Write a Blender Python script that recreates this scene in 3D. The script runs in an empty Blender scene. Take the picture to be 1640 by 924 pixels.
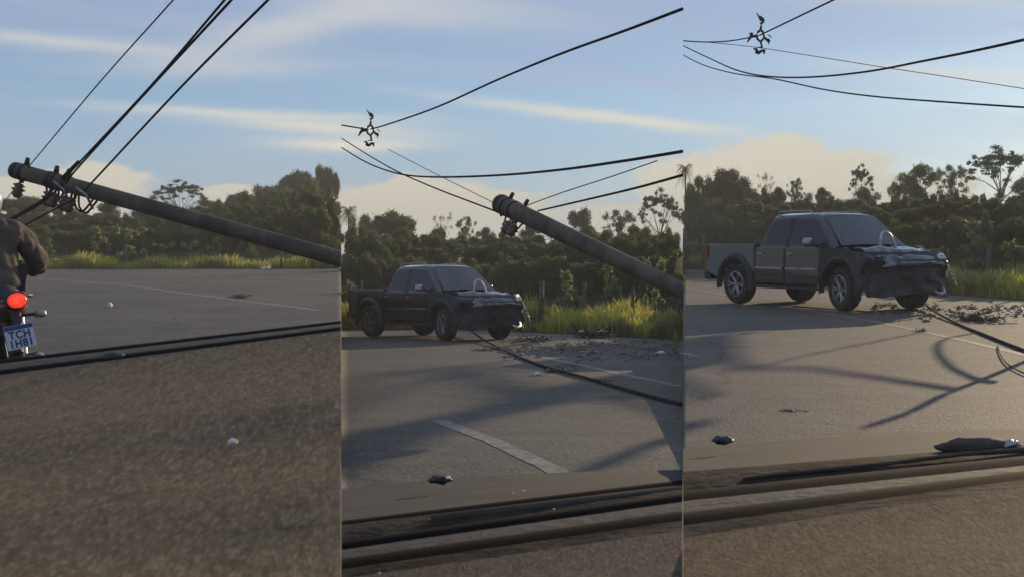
import bpy, bmesh, math, random
import numpy as np
from mathutils import Vector, Matrix, noise
R = math.radians
sc = bpy.context.scene
col = sc.collection
# ------------------------------------------------------------------ camera
F, CX, CY = 2000.0, 820.0, 400.0          # focal length and principal row of the 1640 px wide photograph
cam = bpy.data.objects.new('camera', bpy.data.cameras.new('camera'))
col.objects.link(cam); sc.camera = cam
cam.data.sensor_width = 36; cam.data.lens = F / 1640 * 36
cam.data.shift_y = (462 - CY) / 1640 * -1
cam.rotation_euler = (R(90), 0, 0); cam.location = (0, 0, 0)
cam.data.clip_start = .05; cam.data.clip_end = 9000
cam.data.dof.use_dof = True; cam.data.dof.focus_distance = 22; cam.data.dof.aperture_fstop = 22
# ------------------------------------------------------------------ light
SUN_AZ, SUN_EL = R(32), R(12)
SUN = Vector((math.sin(SUN_AZ) * math.cos(SUN_EL), math.cos(SUN_AZ) * math.cos(SUN_EL), math.sin(SUN_EL)))
sl = bpy.data.lights.new('sun', 'SUN'); sl.energy = 5.0; sl.angle = R(.5); sl.color = (1, .77, .48)
so = bpy.data.objects.new('sun', sl); col.objects.link(so)
so.rotation_euler = SUN.to_track_quat('Z', 'Y').to_euler()
w = bpy.data.worlds.new('World'); sc.world = w; w.use_nodes = True
sc.view_settings.view_transform = 'Standard'; sc.view_settings.look = 'None'
sc.view_settings.exposure = -0.15; sc.view_settings.gamma = 1

class NB:
    """tiny node helper"""
    def __init__(s, nt): s.nt = nt; s.n = nt.nodes; s.l = nt.links
    def put(s, sock, v):
        if isinstance(v, bpy.types.NodeSocket): s.l.new(v, sock)
        elif v is not None: sock.default_value = v
    def math(s, op, a, b=None, c=None, clamp=False):
        m = s.n.new('ShaderNodeMath'); m.operation = op; m.use_clamp = clamp
        for i, v in enumerate((a, b, c)): s.put(m.inputs[i], v)
        return m.outputs[0]
    def mix(s, f, a, b):
        m = s.n.new('ShaderNodeMix'); m.data_type = 'RGBA'; s.put(m.inputs[0], f)
        for i, v in ((6, a), (7, b)):
            s.put(m.inputs[i], v if isinstance(v, bpy.types.NodeSocket) else (*v[:3], 1))
        return m.outputs[2]
    def smooth(s, v, a, b, lo=0., hi=1.):
        m = s.n.new('ShaderNodeMapRange'); m.interpolation_type = 'SMOOTHSTEP'
        s.put(m.inputs[0], v)
        for i, x in enumerate((a, b, lo, hi)): s.put(m.inputs[i + 1], x)
        return m.outputs[0]
    def noise(s, vec, scale, detail=4, rough=.55, dist=0.):
        m = s.n.new('ShaderNodeTexNoise'); s.put(m.inputs['Vector'], vec)
        m.inputs['Scale'].default_value = scale; m.inputs['Detail'].default_value = detail
        m.inputs['Roughness'].default_value = rough; m.inputs['Distortion'].default_value = dist
        return m.outputs[0]
    def comb(s, x, y, z=0.):
        m = s.n.new('ShaderNodeCombineXYZ')
        for i, v in enumerate((x, y, z)): s.put(m.inputs[i], v)
        return m.outputs[0]

def build_sky():
    b = NB(w.node_tree); n = b.n; n.clear()
    out = n.new('ShaderNodeOutputWorld'); bg = n.new('ShaderNodeBackground')
    sky = n.new('ShaderNodeTexSky'); sky.sky_type = 'NISHITA'; sky.sun_disc = False
    sky.sun_elevation = SUN_EL; sky.sun_rotation = SUN_AZ; sky.altitude = 500
    sky.air_density = 1.0; sky.dust_density = .6; sky.ozone_density = 3.0
    tc = n.new('ShaderNodeTexCoord'); sep = n.new('ShaderNodeSeparateXYZ')
    b.l.new(tc.outputs['Generated'], sep.inputs[0]); x, y, z = sep.outputs
    az = b.math('ARCTAN2', x, y); el = b.math('ARCSINE', z)
    warp = b.math('MULTIPLY', b.math('SUBTRACT', b.noise(b.comb(b.math('MULTIPLY', az, 9), b.math('MULTIPLY', el, 30)), 1.0, 5, .6), .5), .03)
    elw = b.math('ADD', el, warp)
    c = sky.outputs[0]
    # soft high veil, wind-drawn streaks
    c = b.mix(b.smooth(el, .30, -.02, .25, .62), c, (3.9, 5.3, 7.5))
    v1 = b.noise(b.comb(b.math('MULTIPLY', az, 2.2), b.math('MULTIPLY', b.math('ADD', elw, b.math('MULTIPLY', az, .06)), 22), 3.3), 1.0, 6, .6, .4)
    veil = b.math('MULTIPLY', b.smooth(v1, .42, .70), b.smooth(el, .05, .16, .25, .8))
    c = b.mix(veil, c, (5.4, 5.5, 6.7))
    top = b.math('MULTIPLY', b.smooth(elw, .11, .19), .55)
    c = b.mix(top, c, (4.2, 4.5, 6.1))
    def streak(c, px, py, wpx, hpx, slope, amt, colr):
        a0 = math.atan((px - CX) / F); e0 = (CY - py) / F
        d = b.math('SUBTRACT', az, a0)
        u = b.math('DIVIDE', d, wpx / F); 
        ee = b.math('SUBTRACT', b.math('SUBTRACT', b.math('ADD', el, b.math('MULTIPLY', warp, .35)), e0), b.math('MULTIPLY', d, -slope))
        v = b.math('DIVIDE', ee, hpx / F)
        q = b.math('ADD', b.math('MULTIPLY', u, u), b.math('MULTIPLY', v, v))
        g = b.math('EXPONENT', b.math('MULTIPLY', q, -1.0))
        m = b.smooth(v1, .3, .6, .65, 1)
        return b.mix(b.math('MULTIPLY', b.math('MULTIPLY', g, m), amt, clamp=True), c, colr)
    W = (9.4, 8.0, 6.6)
    for a in ((420, 188, 230, 8, .02, .9), (510, 205, 160, 12, .05, 1.1), (560, 232, 120, 12, .0, 1.1), (480, 50, 150, 26, -.25, .55), (350, 120, 200, 14, -.03, .3), (80, 88, 170, 8, .05, .4),
              (930, 185, 230, 10, .13, .9), (1050, 198, 120, 9, .1, .8), (700, 20, 220, 24, .1, .4), (1560, 138, 180, 12, .12, .6), (620, 30, 150, 20, .1, .3), (1500, 25, 200, 18, .08, .3), (120, 95, 200, 15, .05, .3)):
        c = streak(c, *a, W)
    # cumulus bank low over the trees
    n2 = b.noise(b.comb(b.math('MULTIPLY', az, 26), b.math('MULTIPLY', el, 60), 1.7), 1.0, 6, .6, .3)
    def bank(c, px, py, wpx, hpx, colr, amt=.95):
        a0 = math.atan((px - CX) / F); e0 = (CY - py) / F
        u = b.math('DIVIDE', b.math('SUBTRACT', az, a0), wpx / F); v = b.math('DIVIDE', b.math('SUBTRACT', el, e0), hpx / F)
        v = b.math('MULTIPLY', v, b.smooth(v, -.1, .1, .45, 1))
        q = b.math('SQRT', b.math('ADD', b.math('MULTIPLY', u, u), b.math('MULTIPLY', v, v)))
        q = b.math('ADD', q, b.math('MULTIPLY', b.math('SUBTRACT', n2, .5), 1.1))
        return b.mix(b.smooth(q, 1.08, .74, 0, amt), c, colr)
    P = (8.8, 7.3, 5.6)
    for a in ((150, 295, 95, 30), (60, 315, 120, 28), (370, 312, 60, 16), (680, 322, 150, 38), (600, 335, 120, 30), (800, 330, 90, 30),
              (1230, 262, 110, 44), (1330, 270, 110, 30), (1120, 280, 110, 34), (1450, 300, 120, 22), (1000, 345, 120, 18)):
        c = bank(c, *a, P)
    c = b.mix(b.smooth(elw, .06, .015, 0, .35), c, (7.6, 6.9, 6.0))
    tm = n.new('ShaderNodeMix'); tm.data_type = 'RGBA'; tm.blend_type = 'MULTIPLY'; tm.inputs[0].default_value = 1; b.l.new(c, tm.inputs[6]); tm.inputs[7].default_value = (.93, 1.06, 1.14, 1); c = tm.outputs[2]
    b.l.new(c, bg.inputs[0]); bg.inputs[1].default_value = .1
    b.l.new(bg.outputs[0], out.inputs[0])
build_sky()

# ------------------------------------------------------------------ helpers
def tag(o, label=None, cat=None, group=None, kind=None):
    if label: o['label'] = label
    if cat: o['category'] = cat
    if group: o['group'] = group
    if kind: o['kind'] = kind
    return o
def empty(name, M, label, cat, group=None):
    o = bpy.data.objects.new(name, None); col.objects.link(o); o.empty_display_size = .3
    if isinstance(M, Matrix): o.matrix_world = M
    else: o.location = M
    return tag(o, label, cat, group)
def link(name, me, mats=None, parent=None, smooth=True):
    if mats is not None:
        for m in (mats if isinstance(mats, (list, tuple)) else [mats]): me.materials.append(m)
    o = bpy.data.objects.new(name, me); col.objects.link(o); o.parent = parent
    if smooth and len(me.polygons): me.polygons.foreach_set('use_smooth', [True] * len(me.polygons))
    return o
def mesh(name, V, Fc): 
    me = bpy.data.meshes.new(name); me.from_pydata([tuple(v) for v in V], [], Fc); me.update(); return me
def from_bm(bm, name):
    bmesh.ops.recalc_face_normals(bm, faces=bm.faces)
    me = bpy.data.meshes.new(name); bm.to_mesh(me); bm.free(); return me
def auto(o, ang=40):
    me = o.data
    bm = bmesh.new(); bm.from_mesh(me)
    for e in bm.edges:
        if len(e.link_faces) == 2 and e.calc_face_angle(0) > R(ang): e.smooth = False
    bm.to_mesh(me); bm.free(); return o
def copy_tree(o, parent=None):
    c = o.copy(); col.objects.link(c)
    if parent is not None: c.parent = parent; c.matrix_parent_inverse = o.matrix_parent_inverse.copy()
    for ch in o.children: copy_tree(ch, c)
    return c
def tube_data(pts, rad, n=6, cap=True):
    pts = [Vector(p) for p in pts]; V = []; Fc = []
    up = Vector((0, 0, 1))
    for i, p in enumerate(pts):
        t = (pts[min(i + 1, len(pts) - 1)] - pts[max(i - 1, 0)]).normalized()
        a = t.cross(up)
        if a.length < .05: a = t.cross(Vector((1, 0, 0)))
        a.normalize(); bb = a.cross(t)
        r = rad[i] if isinstance(rad, (list, tuple)) else rad
        for k in range(n):
            q = 2 * math.pi * k / n; V.append(p + (a * math.cos(q) + bb * math.sin(q)) * r)
    for i in range(len(pts) - 1):
        for k in range(n):
            Fc.append((i * n + k, i * n + (k + 1) % n, (i + 1) * n + (k + 1) % n, (i + 1) * n + k))
    if cap: Fc.append(tuple(range(n))[::-1]); Fc.append(tuple((len(pts) - 1) * n + k for k in range(n)))
    return V, Fc
def join(parts):
    V = []; Fc = []
    for v, f in parts:
        o = len(V); V += list(v); Fc += [tuple(i + o for i in q) for q in f]
    return V, Fc
def tube(name, pts, rad, mat, parent=None, n=8): return link(name, mesh(name, *tube_data(pts, rad, n)), mat, parent)
def smooth_line(pts, k=6):
    pts = [Vector(p) for p in pts]; out = []
    for i in range(len(pts) - 1):
        p0 = pts[max(i - 1, 0)]; p1 = pts[i]; p2 = pts[i + 1]; p3 = pts[min(i + 2, len(pts) - 1)]
        for j in range(k):
            t = j / k
            out.append(.5 * ((2 * p1) + (p2 - p0) * t + (2 * p0 - 5 * p1 + 4 * p2 - p3) * t * t + (3 * p1 - p0 - 3 * p2 + p3) * t ** 3))
    out.append(pts[-1]); return out
def box_data(c, s, M=None):
    V = [Vector((c[0] + s[0] / 2 * i, c[1] + s[1] / 2 * j, c[2] + s[2] / 2 * k)) for i in (-1, 1) for j in (-1, 1) for k in (-1, 1)]
    if M is not None: V = [M @ v for v in V]
    return V, [(0, 1, 3, 2), (4, 6, 7, 5), (0, 4, 5, 1), (2, 3, 7, 6), (0, 2, 6, 4), (1, 5, 7, 3)]
def bevbox(name, c, s, mat, parent=None, bev=.01, M=None, seg=2):
    bm = bmesh.new(); V, Fc = box_data(c, s, M); vs = [bm.verts.new(v) for v in V]
    for f in Fc: bm.faces.new([vs[i] for i in f])
    bmesh.ops.recalc_face_normals(bm, faces=bm.faces)
    bmesh.ops.bevel(bm, geom=list(bm.edges), offset=bev, segments=seg, affect='EDGES')
    return auto(link(name, from_bm(bm, name), mat, parent))
def lathe_data(prof, n=32, axis='Y'):
    V = []; Fc = []
    for (r, h) in prof:
        for k in range(n):
            q = 2 * math.pi * k / n
            if axis == 'Y': V.append((r * math.cos(q), h, r * math.sin(q)))
            elif axis == 'X': V.append((h, r * math.cos(q), r * math.sin(q)))
            else: V.append((r * math.cos(q), r * math.sin(q), h))
    for i in range(len(prof) - 1):
        for k in range(n): Fc.append((i * n + k, i * n + (k + 1) % n, (i + 1) * n + (k + 1) % n, (i + 1) * n + k))
    return V, Fc

def trim(o, px):
    """saw the object off at the vertical plane of a seam (keeps the left side)"""
    s_ = (px - CX) / F; bm = bmesh.new(); bm.from_mesh(o.data)
    g = bmesh.ops.bisect_plane(bm, geom=bm.verts[:] + bm.edges[:] + bm.faces[:], plane_co=(0, 0, 0), plane_no=(1, -s_, 0), clear_outer=True)
    ed = [e for e in g['geom_cut'] if isinstance(e, bmesh.types.BMEdge)]
    if ed: bmesh.ops.holes_fill(bm, edges=ed)
    bm.to_mesh(o.data); bm.free(); return o
# ------------------------------------------------------------------ materials
def mat(name, base, rough=.6, metal=0., var=None, scale=4., bump=0., bscale=40., spec=.5, emis=None, coat=0., coords='Object', det=5):
    m = bpy.data.materials.new(name); m.use_nodes = True; b = NB(m.node_tree)
    p = b.n['Principled BSDF']; p.inputs['Base Color'].default_value = (*base, 1)
    p.inputs['Roughness'].default_value = rough; p.inputs['Metallic'].default_value = metal
    p.inputs['Specular IOR Level'].default_value = spec; p.inputs['Coat Weight'].default_value = coat
    tc = b.n.new('ShaderNodeTexCoord'); v = tc.outputs[coords]
    if var is not None:
        b.l.new(b.mix(b.smooth(b.noise(v, scale, det), .35, .65), base, var), p.inputs['Base Color'])
    if bump:
        bp = b.n.new('ShaderNodeBump'); bp.inputs['Strength'].default_value = bump; bp.inputs['Distance'].default_value = .02
        b.l.new(b.noise(v, bscale, 4), bp.inputs['Height']); b.l.new(bp.outputs[0], p.inputs['Normal'])
    if emis: p.inputs['Emission Color'].default_value = (*emis[0], 1); p.inputs['Emission Strength'].default_value = emis[1]
    return m
def leafmat(name, c1, c2, c3=None, trans=.35, rough=.55):
    m = bpy.data.materials.new(name); m.use_nodes = True; b = NB(m.node_tree)
    p = b.n['Principled BSDF']; out = b.n['Material Output']
    g = b.n.new('ShaderNodeNewGeometry'); tc = b.n.new('ShaderNodeTexCoord')
    c = b.mix(g.outputs['Random Per Island'], c1, c2)
    if c3: c = b.mix(b.smooth(b.noise(tc.outputs['Object'], .9, 3), .45, .62), c, c3)
    b.l.new(c, p.inputs['Base Color']); p.inputs['Roughness'].default_value = rough; p.inputs['Specular IOR Level'].default_value = .3
    t = b.n.new('ShaderNodeBsdfTranslucent'); b.l.new(c, t.inputs[0])
    mx = b.n.new('ShaderNodeMixShader'); mx.inputs[0].default_value = trans
    b.l.new(p.outputs[0], mx.inputs[1]); b.l.new(t.outputs[0], mx.inputs[2]); b.l.new(mx.outputs[0], out.inputs[0])
    return m
def asphalt_mat():
    m = bpy.data.materials.new('asphalt'); m.use_nodes = True; b = NB(m.node_tree); p = b.n['Principled BSDF']
    v = b.n.new('ShaderNodeTexCoord').outputs['Object']
    c = b.mix(b.smooth(b.noise(v, .35, 5), .35, .65), (.052, .045, .035), (.088, .076, .058))
    c = b.mix(b.smooth(b.noise(v, 2.6, 6, .7), .45, .75, 0, .6), c, (.130, .112, .088))
    vo = b.n.new('ShaderNodeTexVoronoi'); b.l.new(v, vo.inputs['Vector']); vo.inputs['Scale'].default_value = 26
    c = b.mix(b.smooth(vo.outputs['Distance'], .1, .42, .85, 0), c, (.21, .18, .14))
        # sealed cracks, oil stains and darker tyre paths: wear with its own shape
    wv = b.n.new('ShaderNodeVectorMath'); wv.operation = 'ADD'; b.l.new(v, wv.inputs[0])
    nz = b.n.new('ShaderNodeTexNoise'); nz.inputs['Scale'].default_value = .9; nz.inputs['Detail'].default_value = 6; b.l.new(v, nz.inputs['Vector']); b.l.new(nz.outputs['Color'], wv.inputs[1])
    ck = b.n.new('ShaderNodeTexVoronoi'); ck.feature = 'DISTANCE_TO_EDGE'; ck.inputs['Scale'].default_value = .28; b.l.new(wv.outputs[0], ck.inputs['Vector'])
    c = b.mix(b.math('MULTIPLY', b.smooth(ck.outputs['Distance'], .004, .011, .75, 0), b.smooth(b.noise(v, .5, 2), .42, .55)), c, (.026, .024, .022))
    c = b.mix(b.smooth(b.noise(v, 1.1, 4, .6, .5), .62, .74, 0, .55), c, (.035, .032, .028))
    st = b.n.new('ShaderNodeMapping'); st.inputs['Rotation'].default_value = (0, 0, .75); st.inputs['Scale'].default_value = (.12, 1.5, 1); b.l.new(v, st.inputs[0])
    c = b.mix(b.smooth(b.noise(st.outputs[0], 1.0, 4), .5, .68, 0, .4), c, (.045, .041, .036))
    b.l.new(c, p.inputs['Base Color']); p.inputs['Roughness'].default_value = .78; p.inputs['Specular IOR Level'].default_value = .35
    bp = b.n.new('ShaderNodeBump'); bp.inputs['Strength'].default_value = .8; bp.inputs['Distance'].default_value = .012
    b.l.new(b.math('ADD', b.noise(v, 28, 3, .7), b.math('MULTIPLY', b.noise(v, 3, 3), .8)), bp.inputs['Height']); b.l.new(bp.outputs[0], p.inputs['Normal'])
    return m
def paint_line_mat():
    m = bpy.data.materials.new('worn_road_paint'); m.use_nodes = True; b = NB(m.node_tree); p = b.n['Principled BSDF']
    v = b.n.new('ShaderNodeTexCoord').outputs['Object']
    f = b.smooth(b.noise(v, 9, 6, .75), .36, .62)
    b.l.new(b.mix(f, (.24, .215, .175), (.09, .08, .066)), p.inputs['Base Color']); p.inputs['Roughness'].default_value = .7
    return m
def ground_mat():
    m = bpy.data.materials.new('verge_soil'); m.use_nodes = True; b = NB(m.node_tree); p = b.n['Principled BSDF']
    v = b.n.new('ShaderNodeTexCoord').outputs['Object']
    c = b.mix(b.smooth(b.noise(v, .8, 6, .65), .38, .62), (.040, .033, .022), (.030, .038, .016))
    c = b.mix(b.smooth(b.noise(v, 6, 5), .5, .75, 0, .6), c, (.07, .06, .04))
    b.l.new(c, p.inputs['Base Color']); p.inputs['Roughness'].default_value = .95; p.inputs['Specular IOR Level'].default_value = .1
    bp = b.n.new('ShaderNodeBump'); bp.inputs['Strength'].default_value = 1; bp.inputs['Distance'].default_value = .08
    b.l.new(b.noise(v, 7, 5, .7), bp.inputs['Height']); b.l.new(bp.outputs[0], p.inputs['Normal'])
    return m
def dash_mat(name, c1, c2, c3):
    m = bpy.data.materials.new(name); m.use_nodes = True; b = NB(m.node_tree); p = b.n['Principled BSDF']
    mp = b.n.new('ShaderNodeMapping'); mp.inputs['Scale'].default_value = (1.3, .42, 1); b.l.new(b.n.new('ShaderNodeTexCoord').outputs['Object'], mp.inputs[0]); v = mp.outputs[0]
    c = b.mix(b.smooth(b.noise(v, 60, 7, .8), .36, .64), c1, c2)
    c = b.mix(b.smooth(b.noise(v, 190, 4, .8), .46, .66, 0, .8), c, c3)
    b.l.new(c, p.inputs['Base Color']); p.inputs['Roughness'].default_value = .85; p.inputs['Specular IOR Level'].default_value = .1
    bp = b.n.new('ShaderNodeBump'); bp.inputs['Strength'].default_value = .5; bp.inputs['Distance'].default_value = .003
    b.l.new(b.noise(v, 260, 4, .7), bp.inputs['Height']); b.l.new(bp.outputs[0], p.inputs['Normal'])
    return m
M = dict(
    asphalt=asphalt_mat(), line=paint_line_mat(), soil=ground_mat(),
    bark=mat('bark', (.07, .055, .04), .9, var=(.12, .10, .08), scale=6, bump=.5),
    pale_bark=mat('pale_bark', (.30, .26, .21), .9, var=(.2, .17, .14), scale=5),
    leaf_dark=leafmat('dark_leaves', (.07, .095, .027), (.14, .175, .05), (.16, .14, .05), .5),
    leaf_mid=leafmat('mid_green_leaves', (.08, .12, .03), (.15, .20, .055), (.17, .16, .06), .4),
    leaf_red=leafmat('russet_leaves', (.10, .075, .04), (.16, .11, .06), (.08, .10, .04), .4),
    leaf_cool=leafmat('cool_green_leaves', (.08, .11, .055), (.15, .18, .10), None, .4),
    leaf_lit=leafmat('pale_green_leaves', (.16, .22, .06), (.32, .36, .12), (.2, .18, .08), .5),
    leaf_dry=leafmat('dry_leaves', (.22, .19, .12), (.32, .27, .18), None, .5),
    grass=leafmat('verge_grass', (.30, .31, .05), (.60, .56, .12), (.24, .22, .08), .55),
    concrete=mat('pole_concrete', (.125, .10, .07), .9, var=(.06, .05, .038), scale=3.2, bump=.7, bscale=25),
    cable=mat('black_cable', (.018, .018, .02), .85, spec=.1), dark_metal=mat('dark_metal', (.03, .03, .033), .5, .6),
    porcelain=mat('insulator_porcelain', (.10, .06, .045), .35), wood=mat('fence_wood', (.10, .085, .065), .9, var=(.06, .05, .04), scale=8),
    paint=mat('dark_blue_grey_paint', (.006, .014, .024), .2, .3, var=(.010, .019, .028), scale=2.5, coat=.8, bump=.05, bscale=12),
    dusty=mat('scraped_dark_paint', (.006, .012, .02), .45, .2, var=(.014, .019, .024), scale=4, bump=.4, bscale=9),
    glass=mat('dark_window_glass', (.006, .010, .018), .06, 0, spec=.5),
    shield=mat('cracked_windscreen_glass', (.015, .022, .034), .12, 0, var=(.035, .045, .06), scale=11, spec=.8),
    chrome=mat('chrome', (.34, .34, .34), .3, .9), alloy=mat('alloy_rim', (.42, .42, .42), .35, .7, var=(.2, .2, .2), scale=9),
    rubber=mat('rubber', (.018, .018, .018), .85, bump=.3, bscale=60), plastic=mat('black_plastic', (.02, .02, .022), .6),
    lamp=mat('headlamp_glass', (.75, .73, .68), .15, 0, spec=.8), redlamp=mat('unlit_red_lamp', (.25, .02, .015), .3),
    torn=mat('bare_torn_metal', (.70, .64, .52), .45, .3, var=(.35, .3, .25), scale=14),
    under=mat('grimy_underbody', (.03, .027, .025), .9),
    brake=mat('lit_brake_lamp', (.8, .03, .02), .3, emis=((1, .035, .015), 1.6)),
    jacket=mat('brown_grey_jacket', (.085, .064, .050), .9, var=(.10, .078, .06), scale=3, bump=.4, bscale=22),
    trousers=mat('dark_trousers', (.02, .02, .024), .9), skin=mat('skin', (.30, .17, .11), .6), glove=mat('dark_glove', (.03, .03, .03), .8),
    helmet=mat('pale_grey_helmet', (.45, .45, .45), .3, coat=.5), visor=mat('dark_visor', (.01, .01, .012), .1),
    bikered=mat('dark_red_cowl', (.06, .014, .012), .4, coat=.3), plate=mat('number_plate', (.50, .55, .64), .5),
    plateblue=mat('plate_blue_band', (.015, .04, .22), .5), ink=mat('plate_ink', (.01, .02, .09), .5),
    amber=mat('amber_lens', (.35, .16, .06), .3),
    dash1=dash_mat('brown_dash_fabric', (.13, .088, .048), (.205, .138, .076), (.36, .25, .14)),
    dash3=dash_mat('warm_brown_dash_vinyl', (.05, .033, .018), (.11, .076, .043), (.20, .14, .085)),
    dash2=dash_mat('grey_brown_dash_vinyl', (.055, .042, .028), (.12, .092, .062), (.20, .155, .108)),
    seal=mat('black_windscreen_seal', (.008, .007, .006), .9, spec=.05), trim=mat('grey_brown_trim', (.085, .07, .057), .8, spec=.15, var=(.07, .06, .05), scale=20, bump=.3, bscale=50),
    dtrim=mat('dark_brown_trim', (.014, .011, .009), .9, spec=.05, var=(.05, .04, .03), scale=14, bump=.3, bscale=50),
    bonnet=mat('matt_grey_bonnet', (.062, .053, .041), .85, 0, spec=.1, var=(.075, .065, .051), scale=5),
    rag=mat('dark_debris', (.035, .03, .026), .9, var=(.07, .055, .04), scale=9), scrap=mat('pale_scrap', (.65, .6, .52), .6),
    stone=mat('loose_stone', (.09, .077, .062), .9, var=(.17, .145, .115), scale=1.2),
)
def lens(m):
    b = NB(m.node_tree); p = b.n['Principled BSDF']; v = b.n.new('ShaderNodeTexCoord').outputs['Object']
    wv = b.n.new('ShaderNodeTexWave'); wv.bands_direction = 'Z'; wv.inputs['Scale'].default_value = 26; b.l.new(v, wv.inputs['Vector'])
    sp = b.n.new('ShaderNodeSeparateXYZ'); b.l.new(v, sp.inputs[0])
    q = b.math('ADD', b.math('POWER', b.math('DIVIDE', sp.outputs[1], .068), 2.0), b.math('POWER', b.math('DIVIDE', b.math('SUBTRACT', sp.outputs[2], .80), .055), 2.0))
    b.l.new(b.math('MULTIPLY', b.smooth(q, 1.0, .0, .55, 2.4), b.smooth(wv.outputs[1], 0, 1, .75, 1.1)), p.inputs['Emission Strength'])
lens(M['brake'])
# ------------------------------------------------------------------ ground: three stretches of road at slightly different gradients
CAMH = {1: 1.3, 2: 1.17, 3: 1.456}; SC = {p: CAMH[p] / 1.3 for p in CAMH}
YH = {1: 371., 2: 458., 3: 384.}; K = {p: (CY - YH[p]) / F for p in YH}
S1, S2 = (546.5 - CX) / F, (1093.5 - CX) / F
def sstep(a, b, x):
    t = min(1, max(0, (x - a) / (b - a))); return t * t * (3 - 2 * t)
EPS = .00025
def blend(s, v1, v2, v3):
    a = sstep(S1 - EPS, S1 + EPS, s); c = sstep(S2 - EPS, S2 + EPS, s)
    return v1 * (1 - a) + v2 * a * (1 - c) + v3 * c
EDGE = {1: [(-.9, 43), (S1, 43)], 2: [(S1, 36.5), (-.05, 37.5), (.03, 34), (S2, 29.5)], 3: [(S2, 56), (.25, 36), (.345, 29.5), (.41, 26.5), (.9, 22)]}
def interp(tab, s):
    if s <= tab[0][0]: return tab[0][1]
    for (a, u), (b, v) in zip(tab, tab[1:]):
        if s <= b: return u + (v - u) * (s - a) / (b - a)
    return tab[-1][1]
def edge(s): return blend(s, interp(EDGE[1], s), interp(EDGE[2], s) * SC[2], interp(EDGE[3], s) * SC[3])
def ter(x, y):
    r = math.hypot(x, y)
    if y < .05 or abs(x) > 1.7 * y: return -1.3
    s = x / y; fade = 1 - sstep(.9, 1.6, abs(s))
    z = -1.3 + (blend(s, K[1], K[2], K[3]) * min(y, 140) - blend(s, 0, SC[2] - 1, SC[3] - 1) * 1.3) * fade
    e = edge(s)
    z += sstep(e + 3, e + 16, y) * blend(s, 1.1, 2.1, 2.2) * fade
    hill = math.exp(-((s + .155) / .075) ** 2) * sstep(62, 100, y) * (1 - sstep(S1 - EPS, S1 + EPS, s)) * .8
    z += hill * fade
    if y > e + .2: z += .05 * noise.noise(Vector((x * .6, y * .6, 0)))
    return z
def near_panel(px): return 1 if px < 546.5 else (2 if px < 1093.5 else 3)
def P(px, py, d):
    if d > 5: d *= SC[near_panel(px)]
    return Vector(((px - CX) / F * d, d, (CY - py) / F * d))
def G(px, py, p=None, dz=0.):
    p = p or near_panel(px); y = CAMH[p] / (K[p] - (CY - py) / F)
    return Vector(((px - CX) / F * y, y, (CY - py) / F * y + dz))
def gz(px, d):
    x = (px - CX) / F * d; return Vector((x, d, ter(x, d)))

def build_terrain():
    ss = sorted(set([-1.7, -1.4, -1.1, -.9, -.7, -.55] + [round(-.45 + .01 * i, 4) for i in range(91)] + [S1 - EPS, S1 - EPS / 2, S1, S1 + EPS / 2, S1 + EPS, S2 - EPS, S2 - EPS / 2, S2, S2 + EPS / 2, S2 + EPS] + [.55, .7, .9, 1.1, 1.4, 1.7]))
    ys = [.3, 1, 2, 4, 7, 10, 14, 18, 22] + list(range(24, 70)) + [72, 75, 78, 82, 86, 90, 95, 100, 106, 112, 120, 130, 140, 170, 220, 300, 420]
    V = [(s * y, y, ter(s * y, y)) for y in ys for s in ss]; n = len(ss)
    Fc = [(j * n + i, j * n + i + 1, (j + 1) * n + i + 1, (j + 1) * n + i) for j in range(len(ys) - 1) for i in range(n - 1)]
    g = link('ground', mesh('ground', V, Fc), M['soil']); tag(g, 'brown and green verge ground rising behind the road', kind='structure')
    # the rest of the ground, behind and beside
    V = [(-1.7 * .3, .3, -1.3), (-714, 420, -1.3), (-714, -420, -1.3), (714, -420, -1.3), (714, 420, -1.3), (1.7 * .3, .3, -1.3)]
    V = [(x, y, -1.31) for x, y, z in V]
    g2 = link('surrounding_ground', mesh('surrounding_ground', V, [(0, 1, 2), (0, 2, 3, 5), (5, 3, 4)]), M['soil']); tag(g2, 'flat soil around and behind the road', kind='structure')
    # asphalt
    ss = [s for s in ss if abs(s) <= .9]; n = len(ss); rows = 46; V = []
    for j in range(rows + 1):
        for s in ss:
            e = edge(s) + .25 * noise.noise(Vector((s * 60, 1, 2))); y = .4 * (e / .4) ** (j / rows)
            V.append((s * y, y, -1.3 * blend(s, 1, SC[2], SC[3]) + blend(s, K[1], K[2], K[3]) * y + .008))
    Fc = [(j * n + i, j * n + i + 1, (j + 1) * n + i + 1, (j + 1) * n + i) for j in range(rows) for i in range(n - 1)]
    tag(link('road', mesh('road', V, Fc), M['asphalt']), 'grey worn asphalt road', kind='structure')
build_terrain()
def marking(pts, wd, label):
    ps = [G(*q) for q in pts]; V = []; Fc = []
    fine = []
    for a, b in zip(ps, ps[1:]):
        for j in range(8): fine.append(a.lerp(b, j / 8))
    fine.append(ps[-1]); p = near_panel(pts[0][0])
    for i, q in enumerate(fine):
        t = (fine[min(i + 1, len(fine) - 1)] - fine[max(i - 1, 0)]).normalized(); nrm = Vector((-t.y, t.x, 0)).normalized()
        for sgn in (-1, 1):
            v = q + nrm * (wd / 2 * sgn * (1 + .12 * noise.noise(Vector((i * 1.7, sgn, 3))))); v.z = -CAMH[p] + K[p] * v.y + .0115; V.append(v)
    for i in range(len(fine) - 1): Fc.append((2 * i, 2 * i + 1, 2 * i + 3, 2 * i + 2))
    tag(link('road_marking', mesh('road_marking', V, Fc), M['line']), label, kind='structure')
marking([(58, 446), (200, 457), (300, 471), (400, 484), (512, 498)], .17, 'long worn white line across the road in the left view')
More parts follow.
